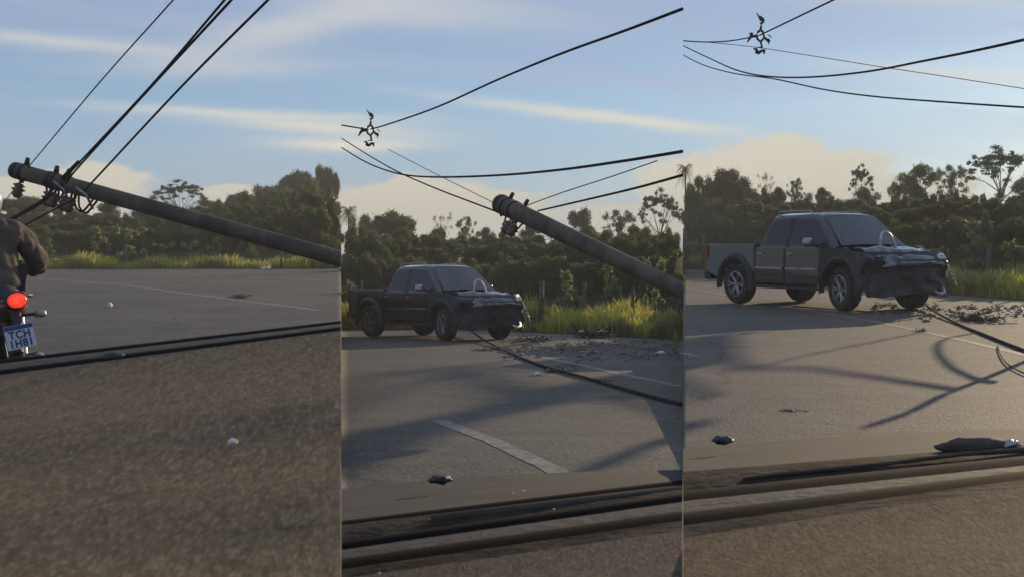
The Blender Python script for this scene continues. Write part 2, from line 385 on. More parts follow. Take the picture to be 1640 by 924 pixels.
for a, b in ((300, 335), (345, 375), (385, 430), (440, 480), (490, 520)):
    marking([(a, 441 + (a - 300) * .035), (b, 441 + (b - 300) * .035)], .13, 'faint far white dash on the road in the left view')
marking([(700, 674), (790, 708), (885, 753), (960, 800)], .15, 'broad worn white line running up to the bonnet in the middle view')
marking([(868, 572), (960, 592), (1092, 620)], .13, 'worn white line beyond the fallen cable in the middle view')
marking([(1096, 461), (1180, 476), (1260, 492), (1400, 515), (1530, 543), (1700, 583)], .14, 'worn white line passing under the pickup in the right view')
marking([(1096, 566), (1116, 572)], .12, 'short white line end at the left of the right view')

# ------------------------------------------------------------------ the three dashboards and bonnets at the bottom
def band(name, px0, px1, rows, mt, parent, thick=.03, nx=40, bulge=0., crown=0., c0=.35):
    """rows: (py at px0, py at px1, depth[, mid sag]) from far to near; a closed slab"""
    V = []; n = nx + 1
    rr = []
    for i, (r0, r1) in enumerate(zip(rows, rows[1:])):
        for j in range(4):
            t = j / 4; rr.append([r0[k] + (r1[k] - r0[k]) * t for k in range(3)] + [(r0[3] if len(r0) > 3 else 0) * (1 - t) + (r1[3] if len(r1) > 3 else 0) * t, (i + t) / (len(rows) - 1)])
    l = rows[-1]; rr.append(list(l[:3]) + [l[3] if len(l) > 3 else 0, 1])
    for (a, b, d, sag, f) in rr:
        for i in range(n):
            u = i / nx; px = px0 + (px1 - px0) * u; py = a + (b - a) * u - sag * 4 * u * (1 - u)
            v = P(px, py, d * (1 + crown * (u - c0) ** 2)); v.z += bulge * math.sin(math.pi * f); V.append(v)
    m = len(rr); top = len(V)
    V += [v - Vector((0, 0, thick)) for v in V[:top]]
    Fc = []
    for j in range(m - 1):
        for i in range(nx):
            q = (j * n + i, j * n + i + 1, (j + 1) * n + i + 1, (j + 1) * n + i); Fc.append(q); Fc.append(tuple(top + k for k in q[::-1]))
    for i in range(nx):
        Fc.append((i, top + i, top + i + 1, i + 1)); k = (m - 1) * n + i; Fc.append((k, k + 1, top + k + 1, top + k))
    for j in range(m - 1):
        a = j * n; Fc.append((a, a + n, top + a + n, top + a)); a += nx; Fc.append((a, top + a, top + a + n, a + n))
    return auto(link(name, mesh(name, V, Fc), mt, parent), 50)
def lump(name, c, r, mt, parent=None, seed=0, amp=.2, sub=3):
    bm = bmesh.new(); bmesh.ops.create_icosphere(bm, subdivisions=sub, radius=1)
    for v in bm.verts:
        k = 1 + amp * noise.noise(v.co * 1.7 + Vector((seed, 0, 0))) * 1.6; v.co = Vector((v.co.x * r[0] * k, v.co.y * r[1] * k, v.co.z * r[2] * k)) + Vector(c)
    return link(name, from_bm(bm, name), mt, parent)
A0, A1 = 546.0, 547.0; B0, B1 = 1093.0, 1094.0
def cars():
    c = empty('car', (0, .9, -1.3), 'brown fabric dashboard with a thin black windscreen seal, below the motorcyclist', 'car', 'cars the views are taken from')
    def lk(f, *a, **k):
        o = f(*a, **k); o.parent = c; o.matrix_parent_inverse = Matrix.Translation((0, -.9, 1.3)); return o
    L = -160
    def ex(l, r): return l - (r - l) / 546 * 160    # carry the rows on past the left frame edge
    lk(band, 'windscreen_seal', L, A0, [(ex(577, 515), 515, 1.62), (ex(582, 518.5), 518.5, 1.58)], M['seal'], None, bulge=.003)
    lk(band, 'window_trim', L, A0, [(ex(582, 518), 518, 1.57), (ex(593, 525), 525, 1.50)], M['trim'], None, bulge=.001)
    lk(band, 'inner_seal', L, A0, [(ex(592, 524), 524, 1.49), (ex(602, 531), 531, 1.45)], M['seal'], None, bulge=.003)
    lk(band, 'dashboard', L, A0, [(ex(600, 529), 529, 1.45), (ex(700, 640), 640, 1.10, 2), (ex(830, 790), 790, .86, 3), (990, 980, .68), (1150, 1150, .55)], M['dash1'], None, thick=.05)
    lk(lump, 'sensor_knob', P(183, 571, 1.47), (.014, .014, .0065), M['plastic'], None, 1, .1)
    lk(lump, 'lint_speck', P(372, 707, .985), (.0035, .003, .0022), M['scrap'], None, 4, .4)
    c = empty('car', (0, 1.0, -1.3), 'grey bonnet with washer nozzle before a dim dashboard edge, middle view', 'car', 'cars the views are taken from')
    def lk(f, *a, **k):
        o = f(*a, **k); o.parent = c; o.matrix_parent_inverse = Matrix.Translation((0, -1.0, 1.3)); return o
    bn = lk(band, 'bonnet', A1, B0, [(782, 752, 3.1, 7), (790, 757, 2.8, 6), (812, 763, 2.3, 3), (838, 772, 1.9)], M['bonnet'], None, thick=.04)
    nz = lump('washer_nozzle', P(705, 767, 2.45), (.022, .02, .009), M['plastic'], None, 2, .25); nz.parent = bn; nz.matrix_parent_inverse = bn.matrix_parent_inverse
    nz.matrix_parent_inverse = Matrix.Identity(4)
    lk(band, 'bonnet_edge_seal', A1, B0, [(834, 768, 1.84), (841, 776, 1.80)], M['seal'], None, bulge=.003)
    lk(band, 'cowl_panel', A1, B0, [(840, 775, 1.79), (871, 793, 1.66)], M['dtrim'], None, bulge=.004)
    lk(band, 'wiper_arm', 690, B0, [(826, 781, 1.72), (832, 786, 1.71)], M['trim'], None, thick=.008, bulge=.004)
    lk(band, 'windscreen_seal', A1, B0, [(868, 791, 1.64), (881, 804, 1.58)], M['seal'], None, bulge=.006)
    lk(band, 'window_trim', A1, B0, [(880, 803, 1.57), (897, 820, 1.48)], M['trim'], None, bulge=.001)
    lk(band, 'inner_seal', A1, B0, [(895, 818, 1.47), (912, 834, 1.40)], M['seal'], None, bulge=.005)
    lk(band, 'lower_trim', A1, B0, [(911, 833, 1.395), (928, 850, 1.33)], M['dtrim'], None)
    lk(band, 'dashboard', A1, B0, [(926, 849, 1.32), (985, 930, 1.12), (1150, 1120, .7)], M['dash2'], None, thick=.05)
    for px, py, s in ((822, 789, 1), (838, 786, 1.4), (830, 792, .8), (887, 815, 1.3), (607, 918, 1.5)): lk(lump, 'water_drop', P(px, py, 1.60 if py < 900 else 1.30), (.0013 * s, .0012 * s, .0011 * s), M['lamp'], None, px, .3, 2)
    c = empty('car', (.4, 1.0, -1.3), 'grey bonnet with wiper hump before a sunlit brown dashboard, right view', 'car', 'cars the views are taken from')
    def lk(f, *a, **k):
        o = f(*a, **k); o.parent = c; o.matrix_parent_inverse = Matrix.Translation((-.4, -1.0, 1.3)); return o
    Rr = 1800
    def ex(l, r): return r + (r - l) / 546 * 160
    bn = lk(band, 'bonnet', B1, Rr, [(718, 684, 3.2, 8), (726, 688, 2.9, 6), (742, 694, 2.4, 2), (759, ex(759, 716), 1.95)], M['bonnet'], None, thick=.04)
    nz = lump('washer_nozzle', P(1158, 704, 2.7), (.022, .02, .009), M['plastic'], None, 5, .25); nz.parent = bn; nz.matrix_parent_inverse = Matrix.Identity(4)
    lk(band, 'cowl_panel', B1, Rr, [(755, ex(755, 712), 1.86), (789, ex(789, 733), 1.70)], M['dtrim'], None, bulge=.004)
    lk(tube, 'wiper_arm', [P(1190, 766, 1.74), P(1260, 758, 1.74), P(1420, 742, 1.74), P(1540, 727, 1.74), P(1640, 720, 1.74), P(1700, 716, 1.74)], [.002, .003, .003, .003, .004, .005], M['trim'], None)
    lk(lump, 'wiper_pivot', P(1568, 715, 1.85), (.062, .02, .014), M['trim'], None, 8, .12)
    lk(lump, 'pivot_cap', P(1622, 713, 1.82), (.012, .006, .009), M['chrome'], None, 9, .2)
    lk(band, 'windscreen_seal', B1, Rr, [(787, ex(787, 731), 1.69), (803, ex(803, 746), 1.60)], M['seal'], None, bulge=.006)
    lk(band, 'window_trim', B1, Rr, [(802, ex(802, 745), 1.59), (822, ex(822, 756), 1.49)], M['trim'], None, bulge=.001)
    lk(band, 'inner_seal', B1, Rr, [(820, ex(820, 755), 1.48), (842, ex(842, 768), 1.40)], M['seal'], None, bulge=.005)
    lk(band, 'lower_trim', B1, Rr, [(841, ex(841, 767), 1.395), (864, ex(864, 781), 1.31)], M['dtrim'], None)
    lk(band, 'dashboard', B1, Rr, [(861, ex(861, 779), 1.30), (930, 860, 1.08), (1150, 1100, .66)], M['dash3'], None, thick=.05)
    for px, py, s, d in ((1303, 762, 1.6, 1.74), (1500, 712, 1.8, 1.9), (1515, 709, 1.3, 1.9), (1616, 765, 1.6, 1.44)): lk(lump, 'water_drop', P(px, py, d), (.0014 * s, .0012 * s, .0011 * s), M['lamp'], None, px, .3, 2)
cars()
bpy.context.view_layer.update()

# ------------------------------------------------------------------ trees
rng = np.random.default_rng(7)
def leaves_mesh(name, centers, size, mt, stretch=1.6, up=.0):
    """one small quad per leaf spray"""
    n = len(centers); C = np.asarray(centers, float)
    a = rng.normal(size=(n, 3)); a /= np.linalg.norm(a, axis=1)[:, None]
    b = rng.normal(size=(n, 3)); b[:, 2] += up; b -= (b * a).sum(1)[:, None] * a; b /= np.linalg.norm(b, axis=1)[:, None]
    sz = size * rng.uniform(.55, 1.35, n)[:, None]
    V = np.stack([C - a * sz * .35, C + b * sz * stretch * .5, C + a * sz * .35, C - b * sz * stretch * .5], 1).reshape(-1, 3)
    me = bpy.data.meshes.new(name); me.vertices.add(4 * n); me.vertices.foreach_set('co', V.ravel())
    me.loops.add(4 * n); me.loops.foreach_set('vertex_index', np.arange(4 * n)); me.polygons.add(n)
    me.polygons.foreach_set('loop_start', np.arange(n) * 4); me.update(calc_edges=True); me.validate()
    me.materials.append(mt); return me
def blobs_points(bl, n, hollow=.55):
    """points spread through ellipsoid clumps, denser near their skins"""
    wts = np.array([b[3] * b[4] for b in bl], float); wts /= wts.sum(); out = []
    for (x, y, z, rx, rz), wt in zip(bl, wts):
        k = max(8, int(n * wt)); d = rng.normal(size=(k, 3)); d /= np.linalg.norm(d, axis=1)[:, None]
        rr = (hollow + (1 - hollow) * rng.random(k)) * (1 + .16 * rng.normal(size=k))
        ph = np.sin(d[:, 0] * 5 + x * 3) * np.cos(d[:, 2] * 6 + y * 2) * .12
        p = d * (rr + ph)[:, None] * np.array([rx, rx, rz]) + np.array([x, y, z]); out.append(p)
    return np.concatenate(out)
def limbs(rs, H, tips, r0, trunk_top, lean=0.):
    parts = []; base = Vector((0, 0, -.3)); top = Vector((lean * H, 0, trunk_top))
    mid = base.lerp(top, .5) + Vector((rs.uniform(-.05, .05) * H, 0, 0))
    parts.append(tube_data([base, mid, top], [r0, r0 * .8, r0 * .6], 7))
    for t in tips:
        t = Vector(t); st = mid.lerp(top, rs.uniform(.3, 1)); m = st.lerp(t, .5) + Vector((rs.uniform(-.1, .1), rs.uniform(-.1, .1), rs.uniform(-.02, .12))) * H * .4
        parts.append(tube_data([st, m, t], [r0 * .42, r0 * .26, r0 * .08], 5))
        for _ in range(2):
            q = m.lerp(t, rs.uniform(0, .8)); e = q + Vector((rs.uniform(-1, 1), rs.uniform(-1, 1), rs.uniform(0, .9))) * H * .13
            parts.append(tube_data([q, q.lerp(e, .5) + Vector((0, 0, .03 * H)), e], [r0 * .16, r0 * .1, r0 * .03], 4))
    return join(parts)
TREES = {}
def make_tree(kind, seed, leafm, H=5., W=4.4):
    rs = random.Random(seed); bl = []; bark = M['bark']; n = 5000; size = .17; hollow = .45; tt = H * .5; r0 = .13
    if kind == 'dome':
        for _ in range(26):
            a = rs.uniform(0, 6.28); r = math.sqrt(rs.random()) * W * .38; h = H * (.30 + .52 * math.sqrt(max(0, 1 - (r / (W * .5)) ** 2)) * rs.uniform(.45, 1))
            bl.append((math.cos(a) * r, math.sin(a) * r, h, W * rs.uniform(.10, .16), H * rs.uniform(.09, .14)))
        n = 24000; size = .105
    elif kind == 'round':
        for _ in range(22):
            a = rs.uniform(0, 6.28); r = rs.uniform(.02, .38) * W; h = H * rs.uniform(.35, .88)
            bl.append((math.cos(a) * r, math.sin(a) * r, h * (1 - .12 * r / W), W * rs.uniform(.09, .16), H * rs.uniform(.07, .13)))
        n = 10000; size = .11
    elif kind == 'umbrella':
        tt = H * .42
        for _ in range(64):
            a = rs.uniform(0, 6.28); r = math.sqrt(rs.random()) * W * .48
            bl.append((math.cos(a) * r, math.sin(a) * r, H * (.93 - .28 * (r / (W * .5)) ** 2) + rs.uniform(-.13, .04) * H, W * rs.uniform(.035, .09), H * rs.uniform(.015, .05)))
        n = 7000; size = .10; hollow = .2; r0 = .10
    elif kind == 'airy':
        for _ in range(60):
            a = rs.uniform(0, 6.28); r = rs.uniform(.02, .46) * W
            bl.append((math.cos(a) * r, math.sin(a) * r, H * rs.uniform(.42, .97) * (1 - .12 * (r / W / .46) ** 2), W * rs.uniform(.05, .13), H * rs.uniform(.03, .07)))
        n = 6500; size = .10; hollow = .1; r0 = .09
    elif kind == 'bare':
        for _ in range(14):
            a = rs.uniform(0, 6.28); r = rs.uniform(.1, .45) * W
            bl.append((math.cos(a) * r, math.sin(a) * r, H * rs.uniform(.7, .98), W * .09, H * .05))
        n = 700; size = .09; hollow = .1; bark = M['pale_bark']; r0 = .07
    elif kind == 'shrub':
        for _ in range(16):
            a = rs.uniform(0, 6.28); r = rs.uniform(.0, .42) * W
            bl.append((math.cos(a) * r, math.sin(a) * r, H * rs.uniform(.12, .84) * (1 - .5 * (r / (W * .5)) ** 2), W * rs.uniform(.10, .17), H * rs.uniform(.10, .18)))
        n = 9000; size = .10; tt = H * .3; r0 = .06
    elif kind == 'weedy':
        for _ in range(12):
            a = rs.uniform(0, 6.28); r = rs.uniform(.0, .4) * W
            bl.append((math.cos(a) * r, math.sin(a) * r, H * rs.uniform(.15, .95), W * rs.uniform(.08, .14), H * rs.uniform(.06, .1)))
        n = 1500; size = .11; tt = H * .3; r0 = .03; hollow = .2
    tips = [(b[0], b[1], b[2]) for b in bl][:14]
    wd = mesh('trunk', *limbs(rs, H, tips, r0, tt)); wd.materials.append(bark)
    cr = leaves_mesh('crown', blobs_points(bl, n, hollow), size, leafm)
    TREES.setdefault((kind, leafm.name), []).append((wd, cr, H, W))
def make_palm():
    H = 5.; wd = mesh('trunk', *tube_data([(0, 0, -.3), (.05, 0, 2), (0, 0, 4.1)], [.13, .10, .08], 8)); wd.materials.append(M['bark'])
    V = []; Fc = []
    for k in range(26):
        a = k * 2.4; el = .9 - 1.7 * (k / 26); L = 1.15 * (.8 + .3 * ((k * 7) % 5) / 5); pts = []
        for j in range(9):
            t = j / 8; pts.append(Vector((math.cos(a) * L * t * math.cos(el * (1 - t)), math.sin(a) * L * t * math.cos(el * (1 - t)), 4.1 + L * (math.sin(el) * t - .55 * t * t))))
        sd = Vector((-math.sin(a), math.cos(a), 0))
        for j in range(1, 9):
            for sg in (-1, 1):
                for q in (0, .5):
                    p = pts[j - 1].lerp(pts[j], q); tip = p + sd * sg * .24 * math.sin(math.pi * min(1, (j + q) / 9) * .9 + .2) + Vector((0, 0, -.14)) + (pts[j] - pts[j - 1]) * .6
                    o = len(V); V += [p, p + (pts[j] - pts[j - 1]) * .35, tip]; Fc.append((o, o + 1, o + 2))
    cr = mesh('crown', V, Fc); cr.materials.append(M['leaf_dark']); TREES[('palm', 'dark_leaves')] = [(wd, cr, 5., 2.3)]
for sd in (1, 2): make_tree('dome', sd, M['leaf_dark'])
for sd in (3, 4, 5): make_tree('round', sd, M['leaf_mid'])
for sd in (6, 7): make_tree('round', sd, M['leaf_red'])
for sd in (8,): make_tree('round', sd, M['leaf_cool'])
for sd in (9, 10): make_tree('umbrella', sd, M['leaf_cool'], 5, 6)
for sd in (11, 12): make_tree('airy', sd, M['leaf_cool'])
make_tree('bare', 13, M['leaf_dry']); make_palm()
for sd in (14, 15, 16, 17): make_tree('shrub', sd, M['leaf_dark'], 3, 3)
for sd in (18, 19): make_tree('shrub', sd, M['leaf_mid'], 3, 3)
for sd in (20, 21): make_tree('weedy', sd, M['leaf_lit'], 2, 1.8)
def place(name, kind, lm, px, top, wpx, D, label, cat='tree', group=None, k=0, rz=None):
    vs = TREES[(kind, lm)]; wd, cr, H, W = vs[k % len(vs)]
    g = gz(px, D); ztop = (CY - top) / F * D; h = max(.5, (ztop - g.z) * 1.05); sx = wpx / F * D / W
    root = empty(name, g, label, cat, group)
    root.rotation_euler[2] = rz if rz is not None else (px * 1.7) % 6.28
    root.scale = (sx, sx, h / H)
    stem = 'stem' if cat == 'shrub' else 'trunk'
    for nm, me in ((stem, wd), ('crown' if cat != 'shrub' else 'foliage', cr)):
        o = bpy.data.objects.new(nm, me); col.objects.link(o); o.parent = root
    return root
T = lambda kind, lm, px, top, w_, D, label, **kw: place({'palm': 'palm_tree'}.get(kind, 'tree'), kind, lm, px, top, w_, D, label, group='trees beyond the verge', **kw)
DK, MD, RD, CO = 'dark_leaves', 'mid_green_leaves', 'russet_leaves', 'cool_green_leaves'
for a in (
    ('dome', DK, 38, 309, 84, 72, 'dark domed tree just right of the motorcyclist helmet'),
    ('round', MD, 100, 326, 50, 66, 'low round tree under the pole tip of the left view'),
    ('round', RD, 168, 318, 60, 68, 'russet leafy tree under the insulators of the left view'),
    ('round', RD, 232, 322, 50, 74, 'russet round tree beside the flat-topped tree in the left view'),
    ('umbrella', RD if False else CO, 290, 291, 92, 76, 'sparse flat-topped tree standing against the sky in the left view'),
    ('round', MD, 345, 318, 60, 86, 'round tree at the foot of the wooded hill'),
    ('dome', MD if False else DK, 390, 303, 70, 92, 'domed tree low on the wooded hill slope'),
    ('round', MD, 432, 292, 62, 96, 'round tree half way up the wooded hill'),
    ('dome', DK, 478, 266, 70, 98, 'dark tree at the crest of the wooded hill'),
    ('round', MD, 512, 264, 50, 100, 'mid green tree between the crest and the right edge of the hill'),
    ('dome', DK, 528, 262, 36, 96, 'dark tree at the right edge of the left view, highest on the hill'),
    ('round', MD, 455, 300, 80, 84, 'bushy tree in front of the hill crest'),
    ('round', CO, 500, 300, 80, 86, 'pale green tree below the hill crest'),
    ('palm', DK, 558, 321, 34, 84, 'small palm tree at the left of the middle view'),
    ('round', MD, 583, 343, 54, 70, 'round tree at the left shoulder of the domed tree in the middle view'),
    ('dome', DK, 630, 330, 88, 72, 'dark domed tree above the pickup cab in the middle view'),
    ('bare', 'dry_leaves', 706, 346, 46, 90, 'pale leafless tree between the domed tree and the pole, middle view'),
    ('round', RD, 697, 362, 44, 70, 'low russet tree in front of the leafless tree in the middle view'),
    ('airy', CO, 746, 348, 34, 72, 'thin upright tree left of the pole tip in the middle view'),
    ('round', RD, 778, 362, 52, 70, 'russet tree right behind the tip of the leaning pole, middle view'),
    ('round', RD, 850, 356, 60, 74, 'russet tree hidden behind the leaning pole, middle view'),
    ('round', MD, 935, 334, 76, 72, 'full round tree right of the leaning pole in the middle view'),
    ('airy', CO, 992, 338, 60, 76, 'airy tree between the round and the spreading tree in the middle view'),
    ('umbrella', CO, 1056, 306, 76, 70, 'spreading flat-topped tree at the right edge of the middle view'),
    ('round', MD, 1101, 288, 16, 66, 'narrow tree at the very left edge of the right view'),
    ('palm', DK, 1097.5, 254, 30, 84, 'palm crown at the left edge of the right view'),
    ('round', MD, 1120, 281, 50, 70, 'round tree left of the domed tree in the right view'),
    ('dome', DK, 1163, 262, 80, 72, 'dark domed tree behind the pickup bed in the right view'),
    ('bare', 'dry_leaves', 1228, 281, 42, 90, 'pale leafless tree above the pickup cab in the right view'),
    ('round', RD, 1252, 298, 46, 74, 'low russet tree in front of the leafless tree in the right view'),
    ('airy', CO, 1275, 286, 34, 72, 'thin tree above the pickup roof in the right view'),
    ('round', RD, 1312, 299, 50, 74, 'russet tree between the thin tree and the tufted tree in the right view'),
    ('umbrella', CO, 1378, 266, 42, 72, 'small tufted tree on a thin trunk in the right view'),
    ('round', RD, 1392, 298, 60, 74, 'russet tree at the foot of the tufted tree in the right view'),
    ('round', MD, 1436, 290, 40, 74, 'small round tree left of the full round tree in the right view'),
    ('round', MD, 1474, 263, 76, 72, 'full round tree right of centre in the right view'),
    ('airy', CO, 1524, 266, 56, 76, 'airy tree beside the full round tree in the right view'),
    ('umbrella', CO, 1602, 238, 132, 68, 'large spreading flat-topped tree at the right edge of the right view'),
    ('round', MD, 1640, 285, 60, 74, 'round tree under the large spreading tree at the right frame edge'),
): T(*a, k=int(a[2]))
LM = [(20, 'behind the motorcyclist'), (70, 'right of the rider elbow'), (110, 'under the pole tip, left view'), (150, 'under the pole insulators, left view'), (190, 'behind the tallest pale bush, left view'), (230, 'left of the flat-topped tree, left view'),
      (275, 'below the left half of the flat-topped tree'), (320, 'below the right half of the flat-topped tree'), (365, 'at the foot of the wooded hill'), (410, 'below the hill slope'), (460, 'below the hill crest'), (546, 'right end of the left view'),
      (590, 'below the small palm, middle view'), (635, 'behind the pickup cab, middle view'), (680, 'behind the pickup windscreen, middle view'), (725, 'below the leafless tree, middle view'), (775, 'behind the crushed hood, middle view'), (820, 'below the pole tip, middle view'), (870, 'behind the leaning pole, middle view'),
      (920, 'between the two thick fence posts, middle view'), (970, 'below the round tree, middle view'), (1020, 'below the airy tree, middle view'), (1093, 'below the spreading tree, middle view'),
      (1130, 'below the palm crown, right view'), (1180, 'below the domed tree, right view'), (1230, 'behind the pickup bed, right view'), (1280, 'behind the pickup roof, right view'), (1330, 'above the door mirror, right view'), (1385, 'below the tufted tree, right view'),
      (1440, 'behind the crushed hood, right view'), (1490, 'below the full round tree, right view'), (1545, 'below the airy tree, right view'), (1600, 'below the large spreading tree, right view'), (1700, 'at the right frame edge')]
def landmark(px):
    for a, t in LM:
        if px < a: return t
    return LM[-1][1]
rs = random.Random(5)
BELT = {1: ([(-40, 338), (60, 336), (120, 336), (250, 338), (300, 334), (380, 318), (450, 300), (546, 292)], 50, 0, 'the left view'),
        2: ([(547, 358), (590, 362), (690, 376), (760, 376), (860, 370), (950, 370), (1093, 366)], 48, 0, 'the middle view'),
        3: ([(1094, 300), (1200, 302), (1250, 312), (1360, 318), (1440, 318), (1520, 312), (1640, 305), (1700, 300)], 47, 0, 'the right view')}
for p, (tab, D0, _, where) in BELT.items():
    x0, x1 = {1: (-30, 538), 2: (556, 1084), 3: (1104, 1680)}[p]
    for row in range(3):
        px = x0 + rs.uniform(0, 10)
        while px < x1:
            e = edge((px - CX) / F)
            D = e + (21, 14, 9)[row] + rs.uniform(-1, 1); drop = (-6, 12, 34)[row] * (1 if p != 1 else .7)
            top = interp(tab, px) + drop + rs.uniform(-5, 9); wpx = rs.uniform(46, 70)
            if px - wpx * .36 < {1: -999, 2: 547, 3: 1094}[p] : wpx = min(wpx, 2.6 * (px - {2: 547, 3: 1094}.get(p, -999)))
            if p < 3: wpx = min(wpx, max(22, 2.4 * ({1: 546, 2: 1093}[p] - px)))
            lm = DK if rs.random() < .72 else MD
            place('shrub', 'shrub', lm, px, top, wpx, D, 'dense %s shrub in the %s row %s' % ('dark green' if lm == DK else 'mid green', ('back', 'middle', 'front')[row], landmark(px)), 'shrub', 'shrubs of the green belt in ' + where, k=rs.randrange(9), rz=rs.uniform(0, 6.28))
            px += rs.uniform(17, 25)
for (px, top, wp, d, what) in ((75, 385, 26, 3.5, 'left of the yellow grass'), (155, 366, 40, 4, 'tallest of its row, above the yellow grass'), (208, 361, 54, 3.5, 'beside the fence post of the left view'), (262, 388, 34, 4, 'near the middle of the left view'),
                               (302, 386, 34, 4, 'with buff tops, left of the pale one'), (345, 383, 34, 4, 'below the pole edge'), (405, 384, 26, 4, 'near the litter below the pole'), (460, 392, 40, 4, 'below the wooded hill'), (515, 395, 34, 4, 'at the right end of the left view'),
                               (905, 440, 60, 4, 'right of the pickup in the middle view'), (975, 425, 40, 6, 'above the fence posts in the middle view'), (1048, 415, 40, 6, 'near the pole foot in the middle view'), (560, 450, 30, 4, 'behind the pickup tail in the middle view'),
                               (1555, 360, 70, 7, 'in the belt of the right view, largest'), (1490, 392, 40, 4, 'right of the pickup front in the right view'), (1618, 385, 44, 5, 'at the right frame edge'), (1112, 385, 30, 4, 'behind the pickup tail in the right view')):
    D = edge((px - CX) / F) + d
    place('shrub', 'weedy', 'pale_green_leaves', px, top, wp * 1.15, D, 'pale green leggy bush ' + what, 'shrub', 'pale bushes on the verge', k=px)

# ------------------------------------------------------------------ verge grass
def grass(px0, px1, n, dep, hmin, hmax, label, seed):
    r = np.random.default_rng(seed); V = []; Fc = []
    for i in range(n):
        px = r.uniform(px0, px1); s = (px - CX) / F; d = edge(s) + .9 + dep * r.random() ** 1.3
        x = s * d; cl = noise.noise(Vector((x * .9, d * .5, seed))); cl2 = noise.noise(Vector((x * .35, d * .3, seed + 9)))
        if cl2 + cl * .6 < -.32: continue
        h = (hmin + (hmax - hmin) * r.random() ** 1.4) * (1 + 1.1 * cl); z = ter(x, d) - .02
        a = r.uniform(0, 6.28); wdt = r.uniform(.012, .032); lx, ly = r.normal(0, .22, 2) * h
        ca, sa = math.cos(a) * wdt, math.sin(a) * wdt; o = len(V)
        V += [(x - ca, d - sa, z), (x + ca, d + sa, z), (x + lx * .3 + ca * .8, d + ly * .3 + sa * .8, z + h * .6), (x + lx * .3 - ca * .8, d + ly * .3 - sa * .8, z + h * .6), (x + lx, d + ly, z + h)]
        Fc += [(o, o + 1, o + 2, o + 3), (o + 3, o + 2, o + 4)]
    tag(link('grass', mesh('grass', V, Fc), M['grass'], smooth=False), label, 'grass', kind='stuff')
grass(-40, 545.5, 14000, 3.5, .08, .42, 'yellow green grass on the far verge in the left view', 1)
grass(547.5, 1092.5, 26000, 4.5, .15, .62, 'tall yellow green grass behind the road in the middle view', 2)
grass(1094.5, 1680, 26000, 4.5, .15, .62, 'tall yellow green grass behind the road in the right view', 3)
# ------------------------------------------------------------------ fences
def fence(spec, where, wire=True):
    root = empty('fence', gz(spec[0][0], spec[0][2] * SC[near_panel(spec[0][0])]), 'weathered post and wire fence in the verge grass in ' + where, 'fence', 'verge fences')
    inv = Matrix.Translation(-root.location); tops = []
    for (px, top, d, wp) in spec:
        d *= SC[near_panel(px)]
        g = gz(px, d); r = wp / F * d / 2; t = Vector((g.x + .03, g.y, (CY - top) / F * d))
        o = tube('post', [g - Vector((0, 0, .3)), g.lerp(t, .5), t], [r, r * .92, r * .85], M['wood'], root, 8); o.matrix_parent_inverse = inv; tops.append((g, t))
    for f in (.35, .62, .9):
        pts = []
        for (g, t), (g2, t2) in zip(tops, tops[1:]):
            a = g.lerp(t, f); b = g2.lerp(t2, f)
            for j in range(5): pts.append(a.lerp(b, j / 5) - Vector((0, 0, .05 * math.sin(math.pi * j / 5))))
        pts.append(tops[-1][0].lerp(tops[-1][1], f))
        o = tube('wire', pts, .005, M['dark_metal'], root, 4); o.matrix_parent_inverse = inv
fence([(20, 402, 45.5, 3), (124, 400, 45.5, 4), (200, 396, 45.5, 5), (320, 398, 45.5, 4), (450, 400, 45.5, 4), (535, 400, 45.5, 4)], 'the left view')
fence([(560, 455, 40, 5), (577, 450, 40, 5), (700, 452, 40, 5), (866, 450, 38.5, 9), (934, 452, 36.5, 7), (1012, 462, 34, 6), (1086, 470, 32.5, 5)], 'the middle view')
fence([(1098, 372, 57, 5), (1126, 375, 54, 5), (1240, 380, 42, 5), (1400, 390, 37, 5), (1517, 398, 34, 5), (1583, 396, 32, 9), (1660, 400, 29, 6)], 'the right view')

# ------------------------------------------------------------------ cables
def cable(pts, rad, label, name='power_cable', group='hanging power cables'):
    L = smooth_line([P(*q) for q in pts], 7)
    rr = rad if not isinstance(rad, (list, tuple)) else [rad[0] + (rad[1] - rad[0]) * i / (len(L) - 1) for i in range(len(L))]
    o = tube(name, L, rr, M['cable'], None, 7)
    return tag(o, label, 'cable', group)
cable([(46, 268, 14), (54, 258, 13.9), (160, 132, 11.5), (278, 0, 9.5), (330, -60, 8.7)], .0062, 'thin single wire rising from the pole tip in the left view')
cable([(104, 292, 13.6), (116, 273, 13.3), (240, 140, 11.2), (362, -2, 9.5), (420, -70, 8.8)], .010, 'left cable of the close pair rising from the pole in the left view')
cable([(106, 294, 13.6), (124, 270, 13.2), (240, 142, 11.1), (373, -2, 9.3), (430, -66, 8.6)], .011, 'right cable of the close pair rising from the pole in the left view')
cable([(136, 304, 13.4), (150, 290, 13.1), (290, 140, 11), (432, -2, 9.2), (490, -60, 8.5)], .0105, 'rightmost cable rising from the pole in the left view')
cable([(100, 286, 13.5), (118, 268, 13.2), (126, 260, 13.1)], .022, 'thick sleeve where the close cable pair leaves the pole, left view', 'cable_sleeve', 'cable sleeves')
cable([(37, 287, 14), (28, 297, 14.5), (8, 322, 15.5), (-30, 368, 17)], .006, 'thin wire dropping from the pole tip towards the helmet')
cable([(86, 303, 13.8), (62, 325, 13.2), (0, 361, 12), (-60, 396, 11)], [.013, .017], 'thick cable dropping from the pole to the rider shoulder, upper of two')
cable([(92, 304, 13.8), (66, 326, 13.3), (20, 352, 12.5), (-60, 402, 11)], .012, 'cable dropping from the pole beside the upper thick one')
cable([(122, 318, 13.5), (92, 333, 13.2), (60, 350, 12.8), (10, 376, 12), (-60, 412, 11)], .009, 'lower slack cable dropping from the pole insulators in the left view')
